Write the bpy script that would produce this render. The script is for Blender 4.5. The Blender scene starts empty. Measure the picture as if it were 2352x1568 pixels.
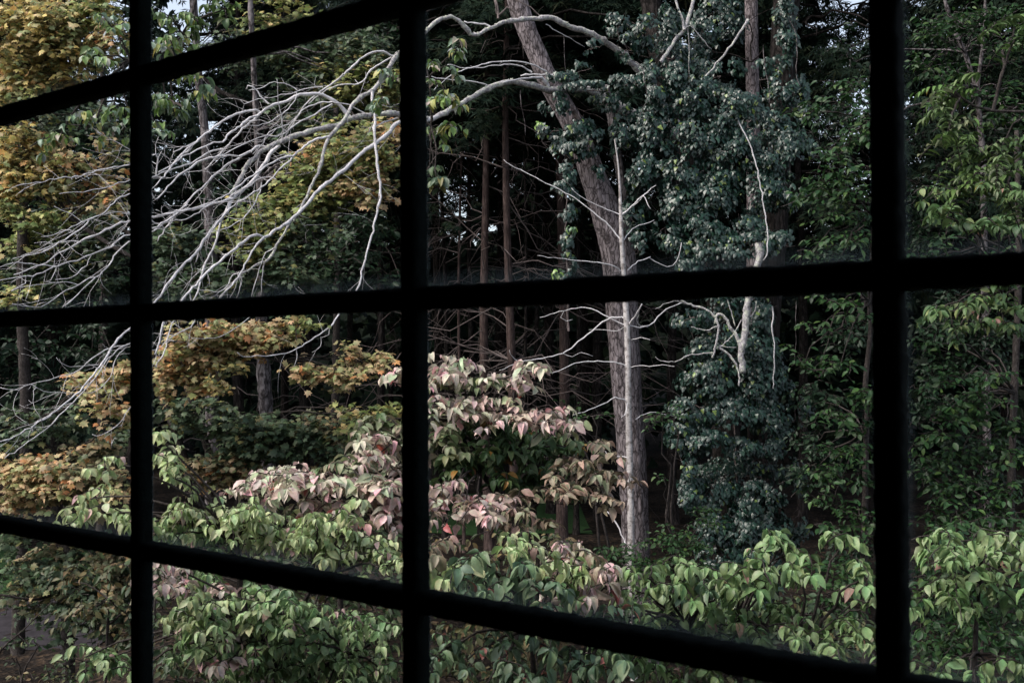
import bpy, math, random
import numpy as np
from mathutils import Vector, Matrix
rnd = random.Random(7)
rng = np.random.default_rng(11)
C = bpy.context.scene.collection
S = bpy.context.scene

# ------------------------------------------------------------------ camera, world, sun, exposure
FPX, W0, H0 = 2287.0, 2352.0, 1568.0          # focal length and size of the view in its own units
EYE, PITCH, ROLL = 3.6, 0.012, 0.007
cam_d = bpy.data.cameras.new('camera'); cam = bpy.data.objects.new('camera', cam_d); C.objects.link(cam)
cam_d.sensor_width = 36.0; cam_d.lens = 36.0 * FPX / W0
cam_d.clip_start = 0.05; cam_d.clip_end = 1000
cam_d.dof.use_dof = True; cam_d.dof.focus_distance = 11.0; cam_d.dof.aperture_fstop = 13.0
Rc = Matrix.Rotation(ROLL, 3, 'Y') @ Matrix.Rotation(math.pi/2 + PITCH, 3, 'X')
cam.matrix_world = Matrix.Translation((0, 0, EYE)) @ Rc.to_4x4()
S.camera = cam

SUN_EL, SUN_AZ = math.radians(50), math.radians(-118)   # from the left and a little behind the camera
world = bpy.data.worlds.new('World'); S.world = world; world.use_nodes = True
nt = world.node_tree; nt.nodes.clear()
sky = nt.nodes.new('ShaderNodeTexSky'); sky.sky_type = 'NISHITA'; sky.sun_disc = False
sky.sun_elevation = SUN_EL; sky.sun_rotation = SUN_AZ; sky.air_density = 1.0; sky.dust_density = 3.0; sky.ozone_density = 1.0
hs = nt.nodes.new('ShaderNodeHueSaturation'); hs.inputs['Saturation'].default_value = 0.56
bg = nt.nodes.new('ShaderNodeBackground'); bg.inputs['Strength'].default_value = 0.12
wo = nt.nodes.new('ShaderNodeOutputWorld')
nt.links.new(sky.outputs[0], hs.inputs['Color']); nt.links.new(hs.outputs[0], bg.inputs['Color']); nt.links.new(bg.outputs[0], wo.inputs[0])
sun_d = bpy.data.lights.new('sun', 'SUN'); sun_d.energy = 1.3; sun_d.angle = math.radians(24); sun_d.color = (1.0, 0.93, 0.86)
sun = bpy.data.objects.new('sun', sun_d); C.objects.link(sun)
sd = Vector((math.sin(SUN_AZ)*math.cos(SUN_EL), math.cos(SUN_AZ)*math.cos(SUN_EL), math.sin(SUN_EL)))
sun.rotation_euler = sd.to_track_quat('Z', 'Y').to_euler()
vs = S.view_settings; vs.view_transform = 'Standard'; vs.look = 'None'; vs.gamma = 1; vs.use_curve_mapping = False
vs.exposure = 1.27
S.render.engine = 'CYCLES'
cy = S.cycles; cy.max_bounces = 6; cy.diffuse_bounces = 3; cy.glossy_bounces = 2; cy.transmission_bounces = 3
cy.transparent_max_bounces = 12; cy.use_denoising = True; cy.denoiser = 'OPENIMAGEDENOISE'
cy.denoising_input_passes = 'RGB_ALBEDO_NORMAL'; cy.sample_clamp_indirect = 4

def P(u, v, Z):
    """point at distance Z in front of the camera in the direction (u, v) of the view"""
    d = Rc @ Vector(((u - W0/2)/FPX, (H0/2 - v)/FPX, -1.0))
    return Vector((0, 0, EYE)) + d * Z
RcA = np.array(Rc); EYEA = np.array((0, 0, EYE))
def to_view(p):
    q = (np.asarray(p) - EYEA) @ RcA
    z = -q[..., 2]
    return np.stack([W0/2 + FPX*q[..., 0]/z, H0/2 - FPX*q[..., 1]/z, z], -1)

# ------------------------------------------------------------------ helpers
def tag(o, label=None, cat=None, group=None, kind=None):
    if label: o['label'] = label
    if cat: o['category'] = cat
    if group: o['group'] = group
    if kind: o['kind'] = kind
    return o
def thing(name, loc, label, cat, group=None):
    o = bpy.data.objects.new(name, None); C.objects.link(o); o.location = loc; o.empty_display_size = 0.2
    return tag(o, label, cat, group)
def link(name, me, parent=None, kind=None, M=None):
    o = bpy.data.objects.new(name, me); C.objects.link(o)
    if M is not None: o.matrix_basis = M
    if parent is not None:
        o.parent = parent
        if M is None: o.matrix_basis = Matrix.Translation(-Vector(wloc(parent)))
        else: o.matrix_basis = Matrix.Translation(-Vector(wloc(parent))) @ M
    if kind: o['kind'] = kind
    return o
def wloc(o):
    l = Vector((0, 0, 0))
    while o is not None: l += o.location; o = o.parent
    return l
def mesh_np(name, V, F, mat, col=None, smooth=True):
    """V (n,3); F list of arrays each (k, m) polygons"""
    me = bpy.data.meshes.new(name)
    V = np.asarray(V, np.float32)
    F = [np.asarray(f, np.int32) for f in F if len(f)]
    me.vertices.add(len(V)); me.vertices.foreach_set('co', V.ravel())
    idx = np.concatenate([f.ravel() for f in F]); tot = np.concatenate([np.full(len(f), f.shape[1], np.int32) for f in F])
    st = np.concatenate([[0], np.cumsum(tot)[:-1]]).astype(np.int32)
    me.loops.add(len(idx)); me.loops.foreach_set('vertex_index', idx)
    me.polygons.add(len(tot)); me.polygons.foreach_set('loop_start', st)
    me.polygons.foreach_set('use_smooth', np.full(len(tot), smooth))
    if col is not None:
        a = me.color_attributes.new('col', 'FLOAT_COLOR', 'POINT')
        c4 = np.ones((len(V), 4), np.float32); c4[:, :3] = col; a.data.foreach_set('color', c4.ravel())
    me.materials.append(mat); me.update(calc_edges=True); me.validate()
    return me

class MB:
    """collects tubes and boxes, builds ONE mesh"""
    def __init__(s): s.v = []; s.q = []; s.t = []; s.n = 0
    def add(s, V, Q=None, T=None):
        s.v.append(np.asarray(V, float))
        if Q is not None and len(Q): s.q.append(np.asarray(Q) + s.n)
        if T is not None and len(T): s.t.append(np.asarray(T) + s.n)
        s.n += len(V)
    def tube(s, pts, rad, sides=6, bump=0.0, cap=True):
        p = np.asarray([tuple(x) for x in pts], float); n = len(p)
        r = np.asarray(rad, float) if hasattr(rad, '__len__') else np.full(n, rad)
        d = np.gradient(p, axis=0); d /= np.linalg.norm(d, axis=1)[:, None] + 1e-9
        up = np.array([0.31, 0.2, 0.93]) if abs(d[0, 2]) < 0.8 else np.array([1.0, 0.1, 0.0])
        V = []
        a = np.linspace(0, 2*math.pi, sides, endpoint=False)
        x = np.cross(up, d[0]); x /= np.linalg.norm(x)
        for i in range(n):
            x = x - d[i]*np.dot(x, d[i]); x /= np.linalg.norm(x) + 1e-9
            y = np.cross(d[i], x)
            rr = r[i] * (1 + (bump*rng.standard_normal(sides) if bump else 0))
            V.append(p[i] + (np.cos(a)*rr)[:, None]*x + (np.sin(a)*rr)[:, None]*y)
        V = np.concatenate(V)
        k = np.arange(sides); k2 = (k+1) % sides
        Q = np.concatenate([np.stack([i*sides+k, i*sides+k2, (i+1)*sides+k2, (i+1)*sides+k], 1) for i in range(n-1)])
        s.add(V, Q)
        if cap:
            for i0, pc in ((0, p[0]), ((n-1)*sides, p[-1])):
                T = np.stack([i0+k-0, i0+k2, np.full(sides, (n)*sides)], 1)
                s.v[-1] = np.vstack([s.v[-1], pc]); T[:, 2] = len(s.v[-1]) - 1
                s.t.append(T + (s.n - n*sides if i0 == 0 else s.n - n*sides - 1)); s.n += 1
    def box(s, c, hx, hy, hz, R=None):
        o = np.array([(x, y, z) for x in (-hx, hx) for y in (-hy, hy) for z in (-hz, hz)], float)
        if R is not None: o = o @ np.array(R).T
        s.add(o + np.asarray(tuple(c)), [(0,1,3,2), (4,6,7,5), (0,4,5,1), (2,3,7,6), (0,2,6,4), (1,5,7,3)])
    def build(s, name, mat, parent=None, kind=None, smooth=True):
        F = []
        if s.q: F.append(np.concatenate(s.q))
        if s.t: F.append(np.concatenate(s.t))
        return link(name, mesh_np(name, np.concatenate(s.v), F, mat, smooth=smooth), parent, kind)

def spline(pts, step):
    """Catmull-Rom through rows of pts, resampled about every `step` of length in the first 3 columns"""
    p = np.asarray(pts, float)
    if len(p) == 2: p = np.vstack([p[0], (p[0]+p[1])/2, p[1]])
    e = np.vstack([2*p[0]-p[1], p, 2*p[-1]-p[-2]])
    out = []
    for i in range(1, len(e)-2):
        n = max(1, int(round(np.linalg.norm(e[i+1, :3]-e[i, :3])/step)))
        t = np.arange(n)[:, None]/n
        a, b, c, d = e[i-1], e[i], e[i+1], e[i+2]
        out.append(0.5*((2*b) + (c-a)*t + (2*a-5*b+4*c-d)*t*t + (3*b-a-3*c+d)*t**3))
    out.append(e[-2][None])
    return np.concatenate(out)

# ------------------------------------------------------------------ materials
def new_mat(name):
    m = bpy.data.materials.new(name); m.use_nodes = True; t = m.node_tree
    return m, t, t.nodes['Principled BSDF']
def nd(t, k, **kw):
    n = t.nodes.new(k)
    for a, b in kw.items(): setattr(n, a, b)
    return n
def ramp(t, fac, stops):
    r = nd(t, 'ShaderNodeValToRGB'); e = r.color_ramp.elements
    while len(e) < len(stops): e.new(0.5)
    for i, (p_, c_) in enumerate(stops): e[i].position = p_; e[i].color = (*c_, 1)
    t.links.new(fac, r.inputs[0]); return r.outputs[0]
def bark(name, c0, c1, c2, scale=8, stretch=0.18, bump=0.6, lichen=None, rough=0.9, cracks=0.0):
    m, t, b = new_mat(name)
    tc = nd(t, 'ShaderNodeTexCoord'); mp = nd(t, 'ShaderNodeMapping'); mp.inputs['Scale'].default_value = (1, 1, stretch)
    t.links.new(tc.outputs['Object'], mp.inputs[0])
    n1 = nd(t, 'ShaderNodeTexNoise'); n1.inputs['Scale'].default_value = scale*4; n1.inputs['Detail'].default_value = 6; n1.inputs['Roughness'].default_value = 0.7
    n2 = nd(t, 'ShaderNodeTexNoise'); n2.inputs['Scale'].default_value = scale*0.5; n2.inputs['Detail'].default_value = 4
    t.links.new(mp.outputs[0], n1.inputs[0]); t.links.new(tc.outputs['Object'], n2.inputs[0])
    c = ramp(t, n1.outputs[0], [(0.30, c0), (0.5, c1), (0.72, c2)])
    mx = nd(t, 'ShaderNodeMix', data_type='RGBA', blend_type='MULTIPLY'); mx.inputs[0].default_value = 0.7
    c2_ = ramp(t, n2.outputs[0], [(0.3, (0.5, 0.5, 0.5)), (0.65, (1, 1, 1))])
    t.links.new(c, mx.inputs[6]); t.links.new(c2_, mx.inputs[7]); out = mx.outputs[2]
    if cracks:
        mp2 = nd(t, 'ShaderNodeMapping'); mp2.inputs['Scale'].default_value = (1, 1, 0.22); n5 = nd(t, 'ShaderNodeTexNoise'); n5.inputs['Scale'].default_value = 9
        av = nd(t, 'ShaderNodeMix', data_type='RGBA'); av.inputs[0].default_value = 0.07
        t.links.new(tc.outputs['Object'], n5.inputs[0]); t.links.new(tc.outputs['Object'], mp2.inputs[0]); t.links.new(mp2.outputs[0], av.inputs[6]); t.links.new(n5.outputs['Color'], av.inputs[7])
        vo = nd(t, 'ShaderNodeTexVoronoi', feature='DISTANCE_TO_EDGE'); vo.inputs['Scale'].default_value = cracks; t.links.new(av.outputs[2], vo.inputs['Vector'])
        ck = ramp(t, vo.outputs['Distance'], [(0.0, (0.18, 0.17, 0.17)), (0.16, (1, 1, 1))])
        mk = nd(t, 'ShaderNodeMix', data_type='RGBA', blend_type='MULTIPLY'); mk.inputs[0].default_value = 1; t.links.new(out, mk.inputs[6]); t.links.new(ck, mk.inputs[7]); out = mk.outputs[2]
    if lichen:
        n3 = nd(t, 'ShaderNodeTexNoise'); n3.inputs['Scale'].default_value = scale*2.2; n3.inputs['Detail'].default_value = 5
        t.links.new(tc.outputs['Object'], n3.inputs[0])
        f = ramp(t, n3.outputs[0], [(0.52, (0, 0, 0)), (0.6, (1, 1, 1))])
        m2 = nd(t, 'ShaderNodeMix', data_type='RGBA'); t.links.new(f, m2.inputs[0]); t.links.new(out, m2.inputs[6]); m2.inputs[7].default_value = (*lichen, 1); out = m2.outputs[2]
    t.links.new(out, b.inputs['Base Color']); b.inputs['Roughness'].default_value = rough; b.inputs['Specular IOR Level'].default_value = 0.12
    bp = nd(t, 'ShaderNodeBump'); bp.inputs['Strength'].default_value = bump; bp.inputs['Distance'].default_value = 0.02
    t.links.new(n1.outputs[0], bp.inputs['Height']); t.links.new(bp.outputs[0], b.inputs['Normal'])
    return m
def leafmat(name, rough=0.5, spec=0.5, trans=0.22, nscale=30.0, nvar=0.25):
    m, t, b = new_mat(name)
    at = nd(t, 'ShaderNodeAttribute', attribute_name='col')
    tc = nd(t, 'ShaderNodeNewGeometry'); n1 = nd(t, 'ShaderNodeTexNoise'); n1.inputs['Scale'].default_value = nscale; n1.inputs['Detail'].default_value = 3
    t.links.new(tc.outputs['Position'], n1.inputs[0])
    g = ramp(t, n1.outputs[0], [(0.3, (1-nvar,)*3), (0.7, (1+nvar,)*3)])
    mx = nd(t, 'ShaderNodeMix', data_type='RGBA', blend_type='MULTIPLY'); mx.inputs[0].default_value = 1
    t.links.new(at.outputs['Color'], mx.inputs[6]); t.links.new(g, mx.inputs[7])
    n4 = nd(t, 'ShaderNodeTexNoise'); n4.inputs['Scale'].default_value = nscale*2.2; n4.inputs['Detail'].default_value = 4; t.links.new(tc.outputs['Position'], n4.inputs[0])
    bl = ramp(t, n4.outputs[0], [(0.52, (1, 1, 1)), (0.70, (1.0, 0.84, 0.70))]); m4 = nd(t, 'ShaderNodeMix', data_type='RGBA', blend_type='MULTIPLY'); m4.inputs[0].default_value = 0.5
    t.links.new(mx.outputs[2], m4.inputs[6]); t.links.new(bl, m4.inputs[7]); mx = m4
    t.links.new(mx.outputs[2], b.inputs['Base Color'])
    b.inputs['Roughness'].default_value = rough; b.inputs['Specular IOR Level'].default_value = spec
    tr = nd(t, 'ShaderNodeBsdfTranslucent'); t.links.new(mx.outputs[2], tr.inputs[0])
    ms = nd(t, 'ShaderNodeMixShader'); ms.inputs[0].default_value = trans
    o = t.nodes['Material Output']
    t.links.new(b.outputs[0], ms.inputs[1]); t.links.new(tr.outputs[0], ms.inputs[2]); t.links.new(ms.outputs[0], o.inputs[0])
    bp = nd(t, 'ShaderNodeBump'); bp.inputs['Strength'].default_value = 0.25; bp.inputs['Distance'].default_value = 0.004
    t.links.new(n1.outputs[0], bp.inputs['Height']); t.links.new(bp.outputs[0], b.inputs['Normal'])
    return m
def plain(name, col, rough=0.8, nscale=6, var=0.4, bump=0.3):
    m, t, b = new_mat(name)
    tc = nd(t, 'ShaderNodeTexCoord'); n1 = nd(t, 'ShaderNodeTexNoise'); n1.inputs['Scale'].default_value = nscale; n1.inputs['Detail'].default_value = 8; n1.inputs['Roughness'].default_value = 0.65
    t.links.new(tc.outputs['Object'], n1.inputs[0])
    c = ramp(t, n1.outputs[0], [(0.3, tuple(x*(1-var) for x in col)), (0.7, tuple(x*(1+var) for x in col))])
    t.links.new(c, b.inputs['Base Color']); b.inputs['Roughness'].default_value = rough; b.inputs['Specular IOR Level'].default_value = 0.1
    bp = nd(t, 'ShaderNodeBump'); bp.inputs['Strength'].default_value = bump; bp.inputs['Distance'].default_value = 0.01
    t.links.new(n1.outputs[0], bp.inputs['Height']); t.links.new(bp.outputs[0], b.inputs['Normal'])
    return m
M_trunk = bark('grey_furrowed_bark', (0.05, 0.042, 0.042), (0.24, 0.205, 0.21), (0.42, 0.37, 0.385), 7, 0.25, 1.0, cracks=24)
M_lichen = bark('lichen_bark', (0.10, 0.09, 0.09), (0.40, 0.38, 0.39), (0.72, 0.69, 0.70), 12, 0.9, 1.0, lichen=(0.50, 0.51, 0.44))
M_twig = bark('pale_dead_twig', (0.22, 0.20, 0.205), (0.66, 0.64, 0.65), (0.83, 0.81, 0.83), 20, 0.9, 0.3)
M_birch = bark('white_birch_bark', (0.25, 0.22, 0.21), (0.50, 0.47, 0.46), (0.62, 0.58, 0.57), 7, 2.5, 0.4, lichen=(0.20, 0.18, 0.17))
M_dark = bark('dark_bark', (0.008, 0.007, 0.006), (0.028, 0.023, 0.021), (0.065, 0.056, 0.053), 9, 0.25, 0.8, cracks=18)
M_red = bark('reddish_conifer_bark', (0.018, 0.013, 0.012), (0.075, 0.053, 0.048), (0.16, 0.115, 0.108), 9, 0.2, 0.8)
M_deadtwig = bark('brown_dead_twig', (0.06, 0.048, 0.045), (0.14, 0.115, 0.11), (0.24, 0.20, 0.19), 20, 0.9, 0.3)
M_stem = bark('shrub_bark', (0.015, 0.012, 0.011), (0.045, 0.038, 0.035), (0.10, 0.088, 0.083), 16, 0.5, 0.5)
M_palebark = bark('pale_forest_bark', (0.05, 0.045, 0.045), (0.17, 0.15, 0.152), (0.34, 0.31, 0.315), 6, 0.4, 0.8, cracks=16)
L_dog = leafmat('dogwood_leaf', 0.46, 0.40, 0.25, 40, 0.2)
L_maple = leafmat('maple_leaf', 0.55, 0.4, 0.30, 16)
L_ivy = leafmat('ivy_leaf', 0.36, 0.5, 0.04, 30)
L_green = leafmat('green_leaf', 0.48, 0.32, 0.25, 20)
L_needle = leafmat('needle_spray', 0.8, 0.06, 0.08, 3)
M_lich = plain('lichen_tuft', (0.42, 0.44, 0.36), 0.9, 30, 0.3)

# ------------------------------------------------------------------ the ground and the far slope
def heights(x, y):
    h = np.zeros_like(x)
    h += 0.10*np.sin(x*0.7+1)*np.sin(y*0.5) + 0.05*np.sin(x*1.9)*np.cos(y*1.3)
    far = np.clip((y-70)/60, 0, 1); h = h + far**1.3*3
    return h
def sheet(name, xs, ys, mat, lift=0.0, fn=None):
    X, Y = np.meshgrid(xs, ys); Z = heights(X, Y) + lift
    if fn is not None: Z = Z + fn(X, Y)
    V = np.stack([X, Y, Z], -1).reshape(-1, 3); nx, ny = len(xs), len(ys)
    i = np.arange((ny-1)*(nx-1)); r, c = i//(nx-1), i % (nx-1); a = r*nx+c
    o = link(name, mesh_np(name, V, [np.stack([a, a+1, a+nx+1, a+nx], 1)], mat), None, 'structure'); return o
m_ground, t, b = new_mat('leaf_litter_soil')
tc = nd(t, 'ShaderNodeTexCoord'); n1 = nd(t, 'ShaderNodeTexNoise'); n1.inputs['Scale'].default_value = 0.6; n1.inputs['Detail'].default_value = 4
n2 = nd(t, 'ShaderNodeTexVoronoi'); n2.inputs['Scale'].default_value = 16
t.links.new(tc.outputs['Object'], n1.inputs[0]); t.links.new(tc.outputs['Object'], n2.inputs[0])
cA = ramp(t, n2.outputs['Color'], [(0.2, (0.012, 0.01, 0.009)), (0.6, (0.032, 0.024, 0.019)), (0.9, (0.07, 0.048, 0.032))])
cB = ramp(t, n1.outputs[0], [(0.45, (0.35, 0.35, 0.35)), (0.6, (1, 1, 1))])
mx = nd(t, 'ShaderNodeMix', data_type='RGBA', blend_type='MULTIPLY'); mx.inputs[0].default_value = 1
t.links.new(cA, mx.inputs[6]); t.links.new(cB, mx.inputs[7]); t.links.new(mx.outputs[2], b.inputs['Base Color']); b.inputs['Roughness'].default_value = 0.95; b.inputs['Specular IOR Level'].default_value = 0.1
bp = nd(t, 'ShaderNodeBump'); bp.inputs['Distance'].default_value = 0.03; t.links.new(n2.outputs['Distance'], bp.inputs['Height']); t.links.new(bp.outputs[0], b.inputs['Normal'])
sheet('ground', np.concatenate([np.linspace(-400, -42, 12), np.linspace(-40, 40, 100), np.linspace(42, 400, 12)]), np.concatenate([np.linspace(-60, -2, 10), np.linspace(0, 105, 110), np.linspace(115, 500, 10)]), m_ground)
m_lawn = plain('lawn_grass', (0.028, 0.062, 0.022), 0.85, 9, 0.35, 0.6)
sheet('lawn', np.linspace(-2.3, 1.6, 40), np.linspace(20.0, 25.5, 30), m_lawn, 0.02)
sheet('lawn', np.linspace(-12, -7.0, 40), np.linspace(14.9, 18.5, 30), m_lawn, 0.02)
m_road = plain('dark_gravel', (0.03, 0.027, 0.031), 0.9, 5, 0.4, 0.8)  # dark purplish grey, tone varied by noise
sheet('gravel_drive', np.linspace(-16, -5.2, 40), np.linspace(12.4, 14.7, 20), m_road, 0.012)

# ------------------------------------------------------------------ the dark room, its walls and the window
XV = -2000.0; th = math.atan2(FPX, (W0/2 - XV)); wu = Vector((math.cos(th), -math.sin(th), 0)); wn = Vector((math.sin(th), math.cos(th), 0))
Z2 = 1.16; FW, FD = 0.0242, 0.024; o2 = P(915.5, 686, Z2); WCOL, WROW = 0.537, 0.351
def WP(s, z, d=0.0):       # s along the wall from the middle upright, z height, d outwards
    return Vector((o2.x, o2.y, 0)) + wu*s + wn*d + Vector((0, 0, z))
zH2 = o2.z; HZ = [zH2 + WROW*k for k in (2, 1, 0, -1, -2)]
SV = [WCOL*k + FW/2 for k in range(-3, 5)]
Rw = Matrix((( wu.x, wn.x, 0), (wu.y, wn.y, 0), (0, 0, 1)))
m_room = plain('dark_plaster', (0.012, 0.012, 0.012), 0.9, 4, 0.2, 0.1)
m_out = plain('weathered_siding', (0.16, 0.14, 0.12), 0.85, 5, 0.3, 0.3)
def wbox(name, s0, s1, z0, z1, d0, d1, mat, kind='structure'):
    b_ = MB(); b_.box(WP((s0+s1)/2, (z0+z1)/2, (d0+d1)/2), (s1-s0)/2, (d1-d0)/2, (z1-z0)/2, Rw)
    return b_.build(name, mat, None, kind, smooth=False)
fl, ce = 2.0, 4.75; sL, sR = SV[0]-0.05, SV[-1]+0.05; zB, zT = HZ[-1]-0.05, HZ[0]+0.05
wbox('wall_window_left', sL-2.2, sL, fl, ce, -0.04, 0.12, m_room); wbox('wall_window_right', sR, sR+1.5, fl, ce, -0.04, 0.12, m_room)
wbox('wall_below_window', sL, sR, fl, zB, -0.04, 0.12, m_room); wbox('wall_above_window', sL, sR, zT, ce, -0.04, 0.12, m_room)
wbox('wall_left', sL-2.35, sL-2.2, fl, ce, -4.6, 0.12, m_room); wbox('wall_right', sR+1.5, sR+1.65, fl, ce, -4.6, 0.12, m_room)
wbox('wall_back', sL-2.35, sR+1.65, fl, ce, -4.75, -4.6, m_room)
wbox('floor', sL-2.35, sR+1.65, fl-0.2, fl, -4.75, 0.12, m_room); wbox('ceiling', sL-2.35, sR+1.65, ce, ce+0.2, -4.75, 0.12, m_room)
wbox('outer_wall', sL-2.35, sR+1.65, -0.3, fl-0.2, -4.75, 0.10, m_out)

m_paint = plain('black_green_paint', (0.0035, 0.006, 0.0055), 0.95, 60, 0.4, 0.5); m_paint.node_tree.nodes['Principled BSDF'].inputs['Specular IOR Level'].default_value = 0.08
m_glass, t, b = new_mat('clear_glass'); t.nodes.remove(b); tr = nd(t, 'ShaderNodeBsdfTransparent'); t.links.new(tr.outputs[0], t.nodes['Material Output'].inputs[0])
m_dust, t, b = new_mat('dusty_film')
b.inputs['Base Color'].default_value = (0.25, 0.29, 0.29, 1); b.inputs['Roughness'].default_value = 1
at = nd(t, 'ShaderNodeAttribute', attribute_name='col'); tc = nd(t, 'ShaderNodeTexCoord'); n1 = nd(t, 'ShaderNodeTexNoise'); n1.inputs['Scale'].default_value = 45; n1.inputs['Detail'].default_value = 5
t.links.new(tc.outputs['Object'], n1.inputs[0]); mm = nd(t, 'ShaderNodeMath', operation='MULTIPLY'); t.links.new(at.outputs['Fac'], mm.inputs[0]); t.links.new(n1.outputs[0], mm.inputs[1])
m3 = nd(t, 'ShaderNodeMath', operation='MULTIPLY'); t.links.new(mm.outputs[0], m3.inputs[0]); m3.inputs[1].default_value = 0.5
tl = nd(t, 'ShaderNodeBsdfTranslucent'); tl.inputs[0].default_value = (0.25, 0.30, 0.30, 1); tp = nd(t, 'ShaderNodeBsdfTransparent'); ms = nd(t, 'ShaderNodeMixShader')
t.links.new(m3.outputs[0], ms.inputs[0]); t.links.new(tp.outputs[0], ms.inputs[1]); t.links.new(tl.outputs[0], ms.inputs[2]); t.links.new(ms.outputs[0], t.nodes['Material Output'].inputs[0])

win = thing('window', WP(SV[3], zB), 'old multi-paned window with black painted glazing bars seen from a dark room', 'window')
def bar(p0, p1, wdt, dep, parent, name, lump=0.0007):
    """glazing bar from p0 to p1: rounded inner face, stepped towards the glass, uneven old paint"""
    ax = (p1-p0); L = ax.length; ax.normalize(); out = wn; side = ax.cross(out).normalized()
    prof = [(-0.5, 1.0), (-0.5, 0.30), (-0.44, 0.08), (-0.3, 0.0), (0.3, 0.0), (0.44, 0.08), (0.5, 0.30), (0.5, 1.0)]
    n = max(8, int(L/0.006)); V = []
    ph = rnd.uniform(0, 9)
    for i in range(n+1):
        t_ = i/n; c = p0 + (p1-p0)*t_
        for k, (a, d) in enumerate(prof):
            j = lump*(math.sin(t_*L*160+ph+k)*0.5 + rnd.gauss(0, 0.8))
            V.append(tuple(c + side*(a*wdt + (j if a > 0 else -j)) + out*(d*dep + abs(j)*0.3)))
    m = len(prof); Q = [(i*m+k, i*m+k+1, (i+1)*m+k+1, (i+1)*m+k) for i in range(n) for k in range(m-1)] + [(i*m+m-1, i*m, (i+1)*m, (i+1)*m+m-1) for i in range(n)]
    b_ = MB(); b_.add(np.array(V), Q); return b_.build(name, m_paint, parent)
D0 = 0.0
for k in range(1, len(SV)-1):
    bar(WP(SV[k], HZ[-1], D0), WP(SV[k], HZ[0], D0), FW, FD, win, 'glazing_bar')
for k in (1, 2, 3):
    for j in range(len(SV)-1):
        bar(WP(SV[j]+FW*0.5-0.0015, HZ[k], D0+0.0012), WP(SV[j+1]-FW*0.5+0.0015, HZ[k], D0+0.0012), 0.0265, FD-0.0012, win, 'glazing_bar')
fr = MB()
for (s0, s1, z0, z1) in ((sL, SV[0]+0.012, zB, zT), (SV[-1]-0.012, sR, zB, zT), (SV[0]+0.012, SV[-1]-0.012, zB, HZ[-1]+0.012), (SV[0]+0.012, SV[-1]-0.012, HZ[0]-0.012, zT)):
    fr.box(WP((s0+s1)/2, (z0+z1)/2, 0.0), (s1-s0)/2, 0.035, (z1-z0)/2, Rw)
fr.build('frame', m_paint, win, smooth=False)
sb = MB(); sb.box(WP((sL+sR)/2, zB-0.012, -0.09), (sR-sL)/2, 0.05, 0.012, Rw); sb.build('sill', m_paint, win, smooth=False)
for j in range(len(SV)-1):
    for k in range(4):
        s0, s1, z0, z1 = SV[j]+FW/2-0.003, SV[j+1]-FW/2+0.003, HZ[k+1]+FW/2-0.003, HZ[k]-FW/2+0.003
        pane = link('pane', mesh_np('pane', [tuple(WP(a, c, FD+0.001)) for a, c in ((s0, z0), (s1, z0), (s1, z1), (s0, z1))], [[(0, 1, 2, 3)]], m_glass, smooth=False), win)
        # dust gathered along the bars: a film on the inner face of the glass that thins out over 2.5 cm
        V = []; cols = []; e = 0.024
        for (a, c) in ((s0, z0), (s1, z0), (s1, z1), (s0, z1)): V.append(tuple(WP(a, c, FD-0.0012))); cols.append(1.0)
        for (a, c) in ((s0+e*.4, z0+e), (s1-e*.4, z0+e), (s1-e*.4, z1-e*0.3), (s0+e*.4, z1-e*0.3)): V.append(tuple(WP(a, c, FD-0.0012))); cols.append(0.0)
        Q = [(0, 1, 5, 4), (1, 2, 6, 5), (2, 3, 7, 6), (3, 0, 4, 7)]
        link('dust', mesh_np('dust', V, [Q], m_dust, col=np.repeat(np.array(cols)[:, None], 3, 1), smooth=False), pane)

# ------------------------------------------------------------------ leaf shapes (unit length, base at origin, tip towards +Y, upper face +Z)
def ovate(w=0.52, fold=0.10, droop=0.25, twist=0.0, bend=0.0, ragged=0.0):
    """pointed oval leaf folded along its midrib and arching down towards the tip"""
    ts = [0.0, 0.18, 0.42, 0.70, 0.88, 1.0]; ws = [0.0, 0.33, 0.5, 0.36, 0.13, 0.0]
    V = [(0, 0, 0)]; F3 = []; F4 = []; y = z = 0.0; prev = 0.0
    for q, t_ in enumerate(ts[1:], 1):
        a = droop*1.6*(t_ + prev)/2; y += (t_-prev)*math.cos(a); z -= (t_-prev)*math.sin(a); prev = t_
        if q == 5: V.append((0.04*twist, y, z)); break
        h = ws[q]; x = h*w; k = twist*t_*0.25
        V += [(-x, y, z + fold*h + k*x), (0, y, z - 0.015), (x, y, z + fold*h - k*x)]
    F3 = [(0, 2, 1), (0, 3, 2), (10, 11, 13), (11, 12, 13)]
    for i in (0, 1, 2):
        b0 = 1+3*i; F4 += [(b0, b0+1, b0+4, b0+3), (b0+1, b0+2, b0+5, b0+4)]
    V = np.array(V); V[:, 0] += bend*V[:, 1]**2; V[:, 2] += ragged*np.sin(V[:, 1]*9+V[:, 0]*7)
    return V, np.array(F3), np.array(F4)
def lobed(outline, curl=0.15, seed=0):
    r = random.Random(seed); o = [(x, y) for x, y in outline]
    pts = o + [(-x, y) for x, y in reversed(o) if abs(x) > 1e-6]
    V = [(0, 0.38, 0.03)] + [(x, y, -curl*(x*x*1.2 + (y-0.3)**2) + r.uniform(-0.03, 0.03)) for x, y in pts]
    n = len(pts); F = [(0, 1+(i+1) % n, 1+i) for i in range(n)]
    return np.array(V), np.array(F), np.zeros((0, 4), int)
MAPLE = [(0, 0.0), (0.26, -0.04), (0.24, 0.12), (0.56, 0.22), (0.33, 0.40), (0.46, 0.66), (0.20, 0.60), (0.12, 0.78), (0, 1.0)]
IVY = [(0, 0.05), (0.26, -0.05), (0.42, 0.14), (0.27, 0.38), (0.24, 0.62), (0, 1.0)]
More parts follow.
